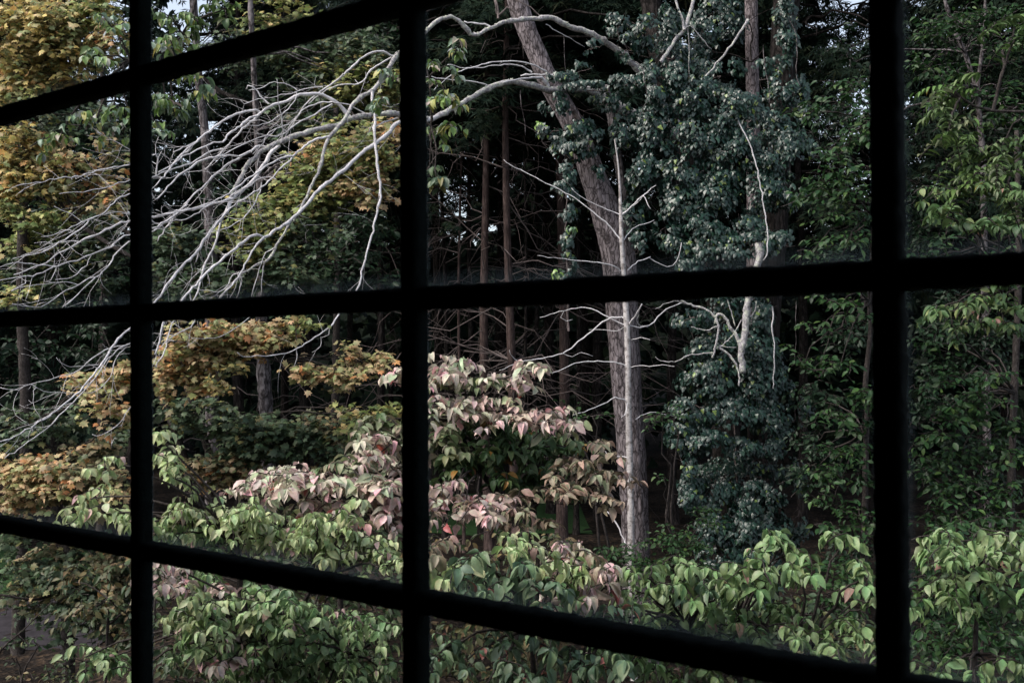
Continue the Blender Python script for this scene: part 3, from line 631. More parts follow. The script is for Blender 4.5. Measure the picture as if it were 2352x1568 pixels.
BR = [  # traced dead branches: (points, width at start, width at end, own depth at start, drift in depth)
 (F2([(1435, 68)]) + Fc([(2190, 10), (2140, 80), (2090, 150), (2000, 200), (1900, 280), (1850, 370), (1800, 450), (1730, 530), (1660, 610), (1630, 690), (1600, 790), (1570, 900), (1530, 1000), (1470, 1130)]) + F2([(920, 880), (870, 970), (830, 1020), (790, 1090), (750, 1150), (720, 1210), (690, 1240), (640, 1260), (560, 1310), (500, 1370), (430, 1450)]), 14, 6, -0.0, -0.5),
 (Fc([(1860, 425), (1800, 340), (1720, 270), (1640, 220), (1540, 195), (1430, 195), (1330, 220), (1250, 260), (1130, 300), (1020, 370), (960, 420), (900, 470), (830, 530), (780, 590), (700, 670), (640, 740), (560, 830), (470, 920)]), 12.5, 4, 0.0, 0.25),
 (Fc([(1010, 378), (960, 355), (880, 358), (810, 375), (700, 420), (600, 480), (520, 550), (440, 600), (390, 650), (300, 740), (220, 800), (170, 870)]), 8, 5, 0.2, -0.15),
 (F3_([(160, 615)]) + [(975, 278), (940, 280)] + F2([(1435, 460), (1370, 530), (1290, 590), (1220, 640), (1150, 710), (1070, 775), (1000, 825), (950, 880), (900, 940), (850, 990), (790, 1040), (730, 1075), (680, 1105), (640, 1090), (600, 1105), (540, 1150), (480, 1200), (420, 1250), (360, 1300), (310, 1360), (260, 1410), (210, 1470)]) + F6([(110, 60), (80, 170), (60, 240)]), 13, 6, 0.0, -0.9),
 (F2([(680, 1105), (640, 1150), (600, 1210), (560, 1280), (530, 1330), (500, 1370), (450, 1420)]), 7, 4, -0.6, -0.2),
 (F2([(1290, 280), (1290, 350), (1305, 420), (1300, 510), (1310, 610), (1320, 710), (1330, 800), (1335, 880), (1320, 940), (1300, 1020), (1280, 1120), (1255, 1200), (1230, 1300), (1205, 1395)]) + F6([(1000, 35), (950, 100), (880, 150), (790, 210), (700, 240), (600, 250), (510, 250), (480, 230)]), 9.5, 2.5, -0.15, -0.8),
 (F2([(1435, 432), (1370, 450), (1320, 475), (1270, 495)]), 6, 3, 0.05, -0.1),
 (Fc([(1800, 0), (1700, 90), (1560, 190), (1480, 250), (1400, 340), (1360, 420), (1290, 520), (1240, 610), (1200, 660)]), 5.5, 2.5, 0.1, 0.3),
 (F2([(1415, 88), (1350, 62), (1290, 65), (1240, 90), (1180, 140)]) + Fc([(1800, 5), (1700, 92)]), 7, 5, 0.1, 0.05),
 (F2([(1400, 92), (1330, 130), (1280, 170), (1240, 225), (1190, 250), (1140, 245), (1080, 255), (1030, 280), (980, 310), (930, 355)]), 6, 3, 0.15, 0.2),
 (Fc([(1660, 602), (1560, 620), (1470, 660), (1390, 720), (1310, 790), (1250, 860), (1150, 960), (1050, 1060), (980, 1110), (880, 1180), (750, 1254)]) + F2([(420, 1020), (390, 1060)]), 7, 3.5, -0.3, -0.3),
 (Fc([(1310, 790), (1230, 800), (1160, 830), (1080, 870), (1000, 930), (900, 1000), (800, 1070), (700, 1140), (600, 1200), (470, 1254)]) + F2([(200, 960), (70, 985)]), 6.5, 3.5, -0.45, -0.3),
 (Fc([(1150, 1010), (1060, 985), (980, 1015), (880, 1080), (790, 1120), (700, 1180)]), 4, 2.5, -0.4, -0.1),
 (Fc([(1180, 690), (1100, 760), (1050, 850), (980, 950), (930, 1030), (850, 1100), (780, 1150), (730, 1200)]) + F2([(470, 960), (430, 1010), (380, 1070), (340, 1120), (310, 1180), (260, 1230), (200, 1290), (130, 1370), (70, 1465)]) + F5([(540, 88), (480, 150), (440, 215), (390, 280), (330, 350), (260, 410), (200, 455), (130, 500), (60, 540), (0, 560)]), 13, 4, 0.35, -1.3),
 (F2([(475, 930), (440, 1000), (420, 1080), (400, 1160), (360, 1220), (335, 1290), (320, 1360), (290, 1440)]) + F6([(150, 80), (110, 220), (65, 305)]), 7, 4, 0.1, -0.4),
 (F2([(500, 888), (450, 905), (400, 915), (310, 940), (220, 955), (140, 975), (65, 990)]) + Fa([(935, 855), (880, 870), (800, 905), (730, 940), (650, 975), (570, 1010), (490, 1060), (420, 1090), (380, 1120), (330, 1165), (250, 1190), (180, 1215), (100, 1245)]), 9, 3, 0.0, -0.4),
 (Fc([(1050, 700), (1000, 695), (920, 730), (830, 780), (700, 790), (560, 795), (470, 820), (400, 850), (330, 900), (250, 950), (200, 1000), (120, 1080), (60, 1150), (0, 1200)]) + Fa([(1060, 600), (935, 665), (870, 690), (800, 750), (730, 810), (650, 840), (590, 865), (520, 900), (450, 930), (380, 960), (300, 970)]), 7, 2.5, 0.05, -0.6),
 (Fc([(820, 790), (740, 840), (660, 890), (590, 950), (540, 990), (480, 1060), (400, 1120), (340, 1180), (270, 1254)]) + F2([(250, 910), (180, 980), (120, 1060), (80, 1130)]), 7, 4, 0.1, -0.2),
 (Fc([(985, 400), (900, 430), (840, 480), (760, 540), (690, 590), (640, 650), (560, 660), (480, 690), (400, 730), (330, 770), (260, 800), (150, 880), (30, 940)]), 7, 3.5, 0.05, -0.4),
 (Fc([(645, 725), (560, 730), (480, 770), (400, 820), (330, 860), (240, 890), (160, 920), (80, 940), (0, 980)]) + Fa([(1050, 540), (940, 565), (860, 580), (780, 610), (690, 630), (600, 640), (430, 660)]), 6, 2.5, 0.1, -0.4),
 (Fc([(390, 650), (300, 690), (230, 720), (170, 750)]), 5, 3, 0.1, -0.1),
 (Fc([(390, 655), (300, 720), (230, 790), (180, 850), (120, 930), (60, 1010), (0, 1070)]), 6, 3.5, 0.1, -0.3),
 (Fc([(1600, 130), (1500, 130), (1400, 155), (1300, 190), (1200, 205), (1100, 230), (980, 240), (900, 270), (850, 280), (810, 250)]), 3, 2, 0.2, 0.0),
 (Fc([(1350, 155), (1280, 110), (1180, 85), (1090, 90), (1030, 130), (960, 150), (890, 160)]), 3, 2, 0.2, 0.0),
 (Fc([(1080, 290), (1030, 240), (980, 180), (920, 120), (880, 115), (870, 150)]), 5, 3, 0.1, 0.1),
 (Fc([(1200, 660), (1220, 560), (1215, 450), (1190, 350), (1175, 250), (1170, 150), (1160, 50)]), 4, 2, -0.05, -0.3),
 (Fc([(1350, 170), (1330, 250), (1270, 340), (1180, 410), (1080, 470), (980, 495), (880, 495), (790, 460)]), 3, 2, 0.0, -0.3),
 (Fc([(1690, 272), (1560, 280), (1470, 310), (1400, 360), (1340, 420), (1290, 480), (1240, 600)]), 5, 2.5, 0.0, 0.1),
 (Fc([(2010, 385), (1920, 330), (1850, 300), (1760, 285), (1690, 272)]), 4, 3, 0.0, 0.0),
 (Fc([(1690, 292), (1600, 340), (1500, 400), (1400, 450), (1330, 490), (1250, 560), (1180, 590), (1160, 610), (1100, 595), (1020, 605), (900, 650), (800, 700), (700, 750), (620, 790)]), 5, 3, -0.1, -0.1),
 (Fc([(1280, 485), (1200, 505), (1120, 540), (1060, 590), (1030, 650), (990, 710), (930, 770)]), 3, 2, -0.1, -0.1),
 (F2([(665, 795), (655, 850), (620, 920), (580, 980), (500, 1040), (400, 1075), (340, 1085)]), 4, 2, -0.4, -0.2),
 (F2([(440, 908), (370, 925), (310, 965), (240, 1000), (160, 1015), (70, 1030)]) + Fa([(1050, 800), (935, 805), (870, 795), (800, 800), (740, 815)]), 4.5, 2, -0.1, -0.2),
 (F2([(200, 955), (180, 975), (155, 1020), (120, 1055), (65, 1060)]), 4, 3, -0.1, -0.1),
 (F2([(740, 1165), (690, 1190), (665, 1250), (640, 1320), (615, 1430)]), 3.5, 2.5, -0.5, 0.1),
 (F2([(685, 1240), (670, 1310), (660, 1430)]), 4, 3, -0.5, 0.1),
 (F2([(550, 1305), (555, 1350), (540, 1410), (525, 1445)]), 3.5, 2.5, -0.6, 0.1),
 (F2([(540, 1305), (500, 1320), (480, 1370), (430, 1410), (330, 1400), (250, 1370), (200, 1335)]), 3.5, 1.5, -0.6, 0.1),
 (F2([(310, 1180), (305, 1215), (295, 1245)]), 5, 3, -0.1, 0.0),
 (F2([(100, 770), (75, 760)]) + Fa([(1125, 380), (940, 450), (800, 475), (700, 495), (620, 520), (540, 535), (430, 545), (330, 570), (230, 585), (130, 600), (60, 640)]), 5, 2, 0.0, -0.4),
 (Fa([(650, 840), (600, 900), (540, 940), (460, 990), (400, 1030), (300, 1080), (200, 1110), (90, 1130)]), 5, 2.5, -0.3, -0.1),
 (F2([(220, 955), (130, 1010)]) + Fa([(1060, 930), (935, 955), (860, 990), (800, 1040), (730, 1070), (650, 1100), (560, 1140), (470, 1165), (380, 1195), (300, 1230), (200, 1255), (100, 1268), (0, 1285)]), 6, 3.5, -0.3, -0.3),
 (F2([(160, 985), (100, 1040)]) + Fa([(1050, 965), (935, 1005), (880, 1050), (830, 1110), (790, 1170), (740, 1220), (690, 1265), (640, 1270), (560, 1320), (480, 1360), (400, 1410), (350, 1450), (290, 1475), (200, 1475), (90, 1455)]), 5, 2.5, -0.2, -0.3),
 (Fa([(690, 1265), (630, 1320), (560, 1390), (500, 1440), (450, 1478)]), 4, 3, -0.4, 0.0),
 (Fa([(570, 1320), (520, 1300), (430, 1300), (330, 1310), (220, 1325), (130, 1340), (80, 1365)]), 3, 2, -0.4, 0.0),
 (Fa([(570, 1008), (520, 1000), (450, 1010), (380, 1020), (300, 1070), (150, 1110)]), 4, 2, -0.3, 0.0),
 (Fa([(400, 1185), (280, 1170), (180, 1160), (80, 1160), (0, 1190)]), 4, 2.5, -0.4, 0.0),
 (Fa([(410, 1190), (395, 1230), (360, 1280), (330, 1298)]), 3, 2, -0.5, 0.0),
 (Fa([(660, 1105), (630, 1170), (560, 1240), (480, 1275), (400, 1280)]), 3, 2, -0.4, 0.0),
 (Fa([(590, 862), (540, 820), (450, 785), (390, 750)]), 3.5, 2, -0.3, 0.0),
 (Fa([(185, 1262), (180, 1300), (130, 1330), (80, 1360)]), 3.5, 2, -0.5, 0.0),
 (Fa([(1125, 445), (1000, 380), (850, 290), (700, 215)]), 3, 2, -0.2, 0.0),
 (F5([(545, 150), (500, 170), (450, 215), (400, 290), (340, 360), (270, 430), (210, 490), (140, 545), (80, 590), (20, 630)]), 4.5, 3, -0.5, -0.2),
 (F5([(545, 150), (440, 180), (380, 215), (330, 260), (250, 290), (130, 320), (60, 345), (0, 335)]), 4, 2.5, -0.5, 0.1),
 (F5([(410, 240), (340, 245), (270, 240), (235, 210)]), 2.5, 1.5, -0.5, 0.0),
 (F5([(530, 160), (480, 220), (460, 290), (400, 350), (330, 360), (240, 355), (180, 350), (130, 320)]), 3, 2, -0.5, 0.0),
 (F5([(600, 340), (540, 420), (500, 480), (450, 520), (400, 540), (385, 530)]), 3, 2, -0.3, 0.0),
 (F2([(260, 1410)]) + F6([(260, 75), (180, 130), (110, 180), (60, 220)]) + F5([(560, 150)]), 4, 3, -0.7, 0.0),
 (F6([(560, 20), (530, 65), (460, 110), (390, 150), (330, 160), (250, 155)]), 3, 1.5, -0.6, 0.0),
 (F6([(780, 215), (785, 260), (770, 300)]), 2.5, 1.5, -0.9, 0.0), (F6([(950, 105), (945, 140), (910, 155)]), 2.5, 1.5, -0.9, 0.0), (F6([(905, 150), (900, 200), (860, 230)]), 2.5, 1.5, -0.9, 0.0),
 (F3_([(745, 415), (740, 395), (700, 370), (640, 340), (560, 328), (480, 328), (400, 340), (310, 365), (240, 390), (180, 430), (130, 480)]), 6, 2.5, 0.0, -0.3),
 (F3_([(650, 385), (600, 355), (540, 345), (460, 348), (380, 360), (310, 362), (200, 345)]), 5, 2.5, 0.0, -0.2),
 (F3_([(460, 462), (430, 460), (380, 445), (320, 430), (250, 425), (180, 420), (95, 410)]) + [(930, 178)], 5, 3, 0.0, -0.1),
 (F3_([(760, 400), (680, 395), (620, 395), (590, 405)]), 7, 4, 0.0, 0.1),
 (F3_([(740, 460), (700, 415), (650, 415), (560, 425), (500, 440)]), 9, 5, 0.0, -0.1),
 (F3_([(440, 150), (420, 135), (350, 125), (290, 115)]), 7, 4, 0.0, 0.1),
 (F3_([(725, 130), (780, 165), (860, 210), (930, 250)]), 4, 2, 0.0, 0.1),
]
Ztw = []
for pts, w0, w1, z0, dz in BR:
    o, s_ = limb_part(pts, [w0*1.05, (w0+w1)/2, w1*0.95], 'branch', M_lichen if w0 > 13.5 else M_twig, dz=dz, sides=7 if w0 > 6 else 5, zoff=z0, step=0.05)
    Ztw.append(s_)
# fine dead twigs along the traced branches
tw = MB()
def curly(mb, p, d, L, r0, depth=0):
    n = 5; q = [p]; dd = d.copy(); bend = rv(0.25)
    for i in range(n): dd = (dd + bend*0.5 + rv(0.12)).normalized(); q.append(q[-1] + dd*L/n)
    mb.tube(q, np.linspace(r0, r0*0.5, n+1), 3)
    if depth < 1:
        for _ in range(rnd.randint(0, 2)): j = rnd.randint(1, n-1); curly(mb, q[j], (dd + rv(0.7)).normalized(), L*0.5, r0*0.7, depth+1)
for s_ in Ztw:
    n = len(s_)
    uv = to_view(s_[:, :3])
    for i in range(3, n-1):
        if uv[i, 0] > 1000 or rnd.random() > 0.26: continue
        d = Vector(s_[i, :3]-s_[i-1, :3]).normalized(); dd = (d*0.9 + rv(0.55)).normalized()
        curly(tw, Vector(s_[i, :3]), dd, rnd.uniform(0.12, 0.5), rnd.uniform(0.0016, 0.0028))
tw.build('twigs', M_twig, old, 'stuff')
# lichen tufts on the limbs
lt = MB()
for s_, k in ((sU, 2.2), (sM, 1.6)):
    for i in range(5, len(s_)):
        for _ in range(rnd.choice((0, 1, 1, 2, 3)) if rnd.random() < 0.7*k/2 else 0):
            c = Vector(s_[i, :3]); r = s_[i, 3]; a = Vector((rnd.gauss(0, 1), rnd.gauss(0, 1)-0.6, rnd.gauss(0.6, 1))).normalized()
            p = c + a*r*0.98; e = rnd.uniform(0.006, 0.02); x = a.orthogonal().normalized(); y = a.cross(x)
            q = [p + x*e*math.cos(t_)*rnd.uniform(.6, 1.3) + y*e*math.sin(t_)*rnd.uniform(.6, 1.3) for t_ in (0, 1.57, 3.14, 4.71)] + [p + a*e*rnd.uniform(0.5, 1.1)]
            lt.add([tuple(z) for z in q], T=[(0, 1, 4), (1, 2, 4), (2, 3, 4), (3, 0, 4)])
lt.build('lichen', M_lich, old, 'stuff')

# ------------------------------------------------------------------ the leaning grey tree
ltree = thing('leaning_tree', P(1465, 1510, 11.6), 'stout grey furrowed tree leaning left towards its top in the middle pane', 'tree')
row = []
for (u, v, w) in [(1468, 1520, 100), (1464, 1400, 72), (1461, 1280, 64), (1458, 1180, 63), (1452, 1080, 65), (1444, 960, 65), (1437, 860, 68), (1430, 740, 72), (1426, 640, 76), (1415, 560, 76), (1398, 500, 72), (1375, 440, 62), (1350, 370, 56), (1322, 300, 52), (1290, 240, 49), (1262, 190, 47), (1236, 130, 45), (1214, 80, 44), (1196, 30, 46), (1180, -30, 46), (1160, -120, 44), (1120, -300, 38), (1090, -460, 30)]:
    p = P(u, v, 11.6); row.append((*p, w*0.5*11.6/FPX))
s_ = spline(row, 0.05)
def barked_tube(s_, sides, amp, mat, name, parent):
    n = len(s_); m = MB(); a = np.linspace(0, 2*math.pi, sides, endpoint=False); V = []
    d = np.gradient(s_[:, :3], axis=0); d /= np.linalg.norm(d, axis=1)[:, None]; x = np.cross(d[0], (0, 1, 0)); 
    ridge = rng.standard_normal(sides)
    for i in range(n):
        x = x - d[i]*np.dot(x, d[i]); x /= np.linalg.norm(x); y = np.cross(d[i], x)
        ridge = ridge*0.80 + rng.standard_normal(sides)*0.6; rr = s_[i, 3]*(1 + amp*ridge*np.where(np.arange(sides) % 2, 1, -0.6))
        V.append(s_[i, :3] + (np.cos(a)*rr)[:, None]*x + (np.sin(a)*rr)[:, None]*y)
    k = np.arange(sides); k2 = (k+1) % sides; Q = np.concatenate([np.stack([i*sides+k, i*sides+k2, (i+1)*sides+k2, (i+1)*sides+k], 1) for i in range(n-1)])
    m.add(np.concatenate(V), Q); return m.build(name, mat, parent)
barked_tube(s_, 48, 0.025, M_trunk, 'trunk', ltree)
# second, pale stem rising beside it into the ivy
st2 = [(*P(u, v, 11.75), w*0.5*11.75/FPX) for u, v, w in [(1448, 560, 20), (1440, 480, 20), (1425, 400, 20), (1412, 320, 19), (1402, 260, 18), (1396, 215, 14), (1394, 195, 8)]]
barked_tube(spline(st2, 0.06), 20, 0.03, M_palebark, 'stem', ltree)
for pts, w0, w1 in ((F3_([(590, 110), (520, 40), (470, 90), (450, 0)]), 5, 3), (F3_([(470, 100), (470, 60), (455, 0)]), 6, 5), (F3_([(660, 60), (720, 110), (640, 40), (560, 0)]), 3, 2),
                    (F3_([(870, 590), (900, 640), (950, 700), (965, 740)]), 12, 6)):
    m = MB(); traced(m, pts, w0, w1, lambda u: 11.35, 0.0); m.build('branch', M_deadtwig, ltree)

# ------------------------------------------------------------------ slender pale birch in front of it
birch = thing('birch_tree', P(1454, 1540, 10.6), 'slender white-barked birch stem standing right in front of the leaning grey trunk', 'tree')
row = [(*P(u, v, 10.6), w*0.5*10.6/FPX) for u, v, w in [(1456, 1560, 18), (1453, 1400, 17), (1450, 1300, 17), (1449, 1180, 16), (1447, 1080, 15), (1444, 980, 15), (1443, 880, 14), (1441, 780, 14), (1437, 700, 13), (1432, 620, 11), (1428, 560, 10), (1426, 500, 9), (1424, 440, 6), (1420, 380, 4), (1412, 320, 3)]]
s_ = spline(row, 0.05); m = MB(); m.tube(s_[:, :3], s_[:, 3]*(1+0.05*rng.standard_normal(len(s_))), 12, 0.03); m.build('trunk', M_birch, birch)
BB = [(F3_([(1120, 1270), (1060, 1200), (980, 1130), (900, 1070), (800, 1010), (700, 960), (620, 920), (540, 880), (500, 850)]), 4.5, 2),
 (F3_([(1115, 1140), (1000, 1090), (900, 1040), (860, 1000)]), 3, 2), (F3_([(1130, 1140), (1180, 1100), (1240, 1040), (1310, 985)]), 6, 2.5), (F3_([(1190, 1095), (1230, 1060), (1240, 1040), (1280, 1110)]), 3, 2),
 (F3_([(1140, 1275), (1170, 1230), (1220, 1200), (1300, 1170)]), 3.5, 2), (F3_([(1160, 1435), (1200, 1400), (1280, 1365)]), 4, 3), (F3_([(1275, 1370), (1330, 1405), (1400, 1410), (1430, 1360), (1445, 1290)]), 3, 2),
 (F3_([(1120, 1440), (1090, 1415), (1000, 1395), (880, 1385), (790, 1370), (680, 1358)]), 4, 1.5),
 (F7([(1065, 150), (1000, 125), (920, 80), (860, 60), (760, 75), (640, 110)]), 4, 2), (F7([(1080, 150), (1150, 158), (1200, 130), (1260, 70), (1350, 35)]), 5, 3), (F7([(1125, 80), (1120, 140), (1170, 158)]), 3, 2),
 (F7([(1080, 145), (1110, 100), (1140, 45)]), 7, 4), (F7([(1075, 140), (1040, 110), (970, 120), (900, 175), (830, 230), (750, 285), (650, 310), (540, 330), (440, 370)]), 6, 2),
 (F7([(1070, 350), (1000, 330), (900, 325), (830, 330), (760, 360), (700, 380), (560, 370)]), 4, 1.8), (F7([(1070, 520), (1010, 505), (950, 535), (880, 565), (800, 590)]), 4.5, 2), (F7([(1070, 520), (1060, 580), (1040, 600)]), 3, 2),
 (F7([(1085, 355), (1130, 345), (1180, 350), (1240, 345), (1300, 350)]), 2.5, 1.5), (F7([(1090, 220), (1130, 210), (1180, 220)]), 2.5, 1.5), (F7([(1110, 610), (1160, 580), (1230, 580), (1310, 600)]), 3, 1.5),
 (F7([(1075, 800), (1040, 790), (990, 800), (960, 765)]), 3, 1.8), (F7([(1060, 1225), (1030, 1150), (990, 1080), (935, 1035)]), 5, 4), (F7([(540, 330), (500, 300), (490, 270)]), 2.5, 1.5),
 (F7([(760, 75), (740, 110), (770, 130), (800, 120)]), 2.5, 1.5), (F7([(1075, 145), (1020, 175), (950, 170), (880, 170)]), 2.5, 1.2), (F7([(750, 285), (800, 300), (840, 280), (900, 300)]), 2, 1.2)]
for i, (pts, w0, w1) in enumerate(BB):
    m = MB(); traced(m, pts, w0*0.78, w1*0.75, lambda u: 10.6, rnd.uniform(-0.5, 0.3), 5); m.build('branch', M_twig, birch)

# ------------------------------------------------------------------ ivy-clad trees on the right of the middle pane
it = thing('ivy_clad_tree', P(1800, 1520, 12.6), 'thick dark trunk wrapped in ivy left of the right upright', 'tree')
row = [(*P(u, v, 12.6), w*0.5*12.6/FPX) for u, v, w in [(1755, 1540, 80), (1752, 1300, 70), (1750, 1100, 66), (1752, 900, 64), (1762, 700, 62), (1778, 500, 62), (1788, 300, 60), (1800, 100, 58), (1808, -50, 56), (1815, -300, 50), (1820, -500, 40)]]
barked_tube(spline(row, 0.08), 32, 0.03, M_dark, 'trunk', it)
st = thing('straight_tree', P(1728, 1440, 13.6), 'straight pinkish grey trunk rising out of the ivy at the top of the middle pane', 'tree')
row = [(*P(u, v, 13.6), w*0.5*13.6/FPX) for u, v, w in [(1738, 1460, 44), (1736, 1000, 36), (1733, 600, 34), (1730, 300, 31), (1727, 100, 29), (1724, -50, 28), (1722, -300, 24), (1720, -500, 20)]]
barked_tube(spline(row, 0.08), 24, 0.03, M_trunk, 'trunk', st)
for pts, w0, w1 in ((F4_([(400, 330), (290, 288), (190, 272), (130, 200), (75, 130)]), 4, 3), (F4_([(400, 330), (440, 300), (470, 260)]), 4, 2), (F4_([(100, 250), (200, 190), (320, 160), (420, 90), (520, 40)]), 2.5, 1.5), (F4_([(400, 320), (395, 250), (410, 190), (390, 120)]), 5, 3)):
    m = MB(); traced(m, pts, w0, w1, lambda u: 13.2, 0.0, 5); m.build('branch', M_dark, st)
snag = thing('broken_snag', P(1712, 930, 10.9), 'white lichened broken-off branch stub with crooked arms against the ivy', 'snag', None)
for pts, w0, w1, nm in ((F4_([(442, 1288), (445, 1330), (440, 1390)]) + F8([(350, 130), (343, 180), (338, 230), (333, 280), (322, 322), (330, 400)]), 17, 15, 'stub'),
 (F8([(322, 320), (310, 270), (285, 235), (265, 195), (235, 180), (225, 215)]), 10, 7, 'arm'), (F8([(95, 130), (130, 145), (175, 155), (215, 180), (235, 215), (235, 260), (225, 310), (215, 345)]), 6, 6, 'arm'),
 (F8([(235, 305), (275, 330), (300, 365), (315, 400), (315, 450)]), 7, 5, 'arm'), (F8([(235, 225), (190, 240), (135, 228)]), 4, 2.5, 'arm'), (F8([(215, 325), (130, 335), (70, 360), (20, 355), (0, 340)]), 4, 2, 'arm'),
 (F8([(325, 200), (290, 260), (250, 300), (235, 310)]), 3.5, 2.5, 'arm'), (F8([(270, 125), (285, 170), (300, 225)]), 3, 3, 'arm'), (F8([(110, 140), (80, 130), (40, 140), (0, 160)]), 3, 2, 'arm'), (F8([(355, 190), (378, 160), (380, 130)]), 4, 2, 'arm'), (F8([(240, 300), (270, 305), (305, 305)]), 3, 2, 'arm')):
    m = MB(); traced(m, pts, w0*(1.0 if nm == 'stub' else 0.85), w1*(1.0 if nm == 'stub' else 0.8), lambda u: 10.55, 0.0, 9, 0.10, 0.03, 0.004); m.build(nm, M_lichen, snag)
stubs = thing('dead_limb', P(1600, 110, 11.2), 'pale forked dead branch poking out of the ivy at the top edge', 'branch')
for pts, w0, w1 in ((F4_([(-80, 330), (-20, 240), (10, 195), (45, 160), (65, 100), (85, 40), (95, -20)]), 9, 9), (F4_([(45, 160), (30, 90), (5, 20), (-5, -20)]), 6, 5), (F4_([(150, 420), (215, 340), (280, 260), (340, 180), (385, 105)]), 4, 6), (F4_([(50, 150), (75, 135), (130, 200), (190, 265)]), 3, 2), (F4_([(62, 150), (70, 250), (72, 420)]), 3, 2)):
    m = MB(); traced(m, pts, w0, w1, lambda u: 11.2, 0.1, 7); m.build('branch', M_lichen, stubs)

# ivy
P_ivy = Pal((5, (.007, .024, .017)), (4, (.012, .034, .024)), (1.5, (.022, .052, .034)), (0.3, (.12, .17, .04)), n=7, a=0.3)
P_ivyY = Pal((2, (.14, .22, .05)), (2, (.06, .11, .05)), n=4)
def ivy(name, label, blobs, stems, n_ind=300, group=None, size=0.057, dens=0.95):
    c0 = P(*stems[0][0], 11.6) if stems else P(blobs[0][0], blobs[0][1], 11)
    t_ = thing(name, c0, label, 'ivy', group); lv = Leaves('ivy', L_ivy); m = MB()
    for s in stems: traced(m, s, 6, 3, lambda u: 11.5, 0.0, 5, 0.1, 0.1, 0.01)
    tws = MB()
    for bl in blobs:
        u, v, ru, rvv = bl[:4]; Z = bl[4] if len(bl) > 4 else 11.3; q = bl[5] if len(bl) > 5 else 1.0; pal = bl[6] if len(bl) > 6 else P_ivy
        c = P(u, v, Z); k = Z/FPX; R = Vector((ru*k, max(0.22, 0.5*(ru+rvv)*0.8*k), rvv*k))
        ph = [rnd.uniform(0, 6.28) for _ in range(6)]
        n = int(q*dens*R.x*R.z/(size*size)*30)
        sub = [Vector((rnd.gauss(0, 1), rnd.gauss(0, 1)-0.7, rnd.gauss(0, 1))).normalized() for _ in range(max(5, n//60))]; soff = [rnd.uniform(-0.22, 0.2) for _ in sub]
        for i in range(n):
            si = rnd.randrange(len(sub)); q_ = rv(0.27); a = (sub[si] + q_).normalized()
            rr = 1.0 + soff[si] - q_.length*0.22 + rnd.uniform(-0.08, 0.1) + 0.16*math.sin(a.x*5+ph[0])*math.sin(a.z*6+ph[1])
            if rnd.random() < 0.2: rr *= rnd.uniform(0.5, 0.9)
            p = c + Vector((a.x*R.x*rr, a.y*R.y*rr, a.z*R.z*rr))
            nn = Vector((a.x*0.8, a.y*0.9-0.15, a.z*0.6)) + UP*0.75 + rv(0.36)
            d = Vector((rnd.gauss(0, 0.5), -0.25, -1.0)) + a*0.25
            lv.add(p, d, nn, size*rnd.uniform(0.5, 1.25), pal())
        for i in range(int(3+2*q)):
            a = rv(1).normalized(); p = c + Vector((a.x*R.x, a.y*R.y, a.z*R.z)); tws.tube(arc(c + Vector((0, 0.1, 0)), p, -0.1, 4, 0.06), np.linspace(0.006, 0.002, 5), 3)
    if stems: m.build('stem', M_deadtwig, t_)
    tws.build('twigs', M_deadtwig, t_, 'stuff'); lv.finish(t_, n_ind); return t_
ivy('ivy', 'dark glossy ivy smothering the trees in the upper half of the middle pane',
 [(1480, 70, 45, 40), (1440, 110, 25, 30), (1540, 130, 55, 40, 11.5, .8), (1610, 60, 45, 50, 12.4, .6), (1660, 170, 50, 40, 12.2, .6), (1580, 220, 70, 50), (1500, 290, 60, 55), (1600, 320, 80, 50), (1690, 250, 75, 50), (1690, 350, 80, 50), (1570, 400, 70, 50), (1470, 400, 38, 60), (1450, 480, 30, 50), (1640, 440, 70, 60), (1750, 440, 60, 60), (1810, 360, 40, 60), (1770, 290, 45, 40, 12.0, .6), (1750, 180, 40, 45, 12.2, .4), (1830, 230, 25, 60, 12.1, .5), (1440, 190, 60, 24), (1390, 230, 40, 22), (1340, 200, 60, 16, 11.1, .9), (1440, 300, 26, 50, 11.5, .8), (1600, 500, 60, 40), (1700, 520, 60, 30), (1810, 440, 40, 40), (1420, 60, 30, 30, 11.7, .7), (1490, 170, 40, 40), (1560, 470, 50, 40), (1540, 40, 40, 40, 12.3, .5), (1500, 350, 40, 40), (1650, 300, 40, 40), (1600, 130, 50, 50, 12.8, .7), (1680, 60, 50, 50, 13.4, .7), (1660, 230, 50, 40, 12.6, .8), (1810, 60, 30, 60, 12.3, .3), (1790, 150, 30, 40, 12.2, .25), (1760, 370, 40, 40), (1800, 20, 34, 50, 12.1, 1), (1800, 110, 34, 40, 12.0, 1), (1795, 210, 34, 50, 12.0, 1), (1785, 310, 36, 50, 11.9, 1), (1530, 60, 36, 50, 11.4, .9), (1560, 180, 40, 40, 11.3, .9), (1500, 210, 36, 36, 11.2, .8), (1425, 330, 22, 60, 11.3, .9), (1640, 560, 60, 50, 11.2, 1), (1730, 560, 50, 40, 11.2, 1), (1530, 520, 44, 50, 11.4, .8), (1500, 440, 40, 50, 11.5, .9), (1620, 160, 50, 40, 11.6, .7), (1650, 20, 60, 40, 12.4, .7), (1860, 300, 24, 60, 11.9, .6), (1470, 560, 24, 30, 11.2, .5), (1580, 620, 50, 40, 11.3, .9)],
 [[(1560, 620), (1550, 450), (1560, 300), (1530, 150)]], dens=1.0)
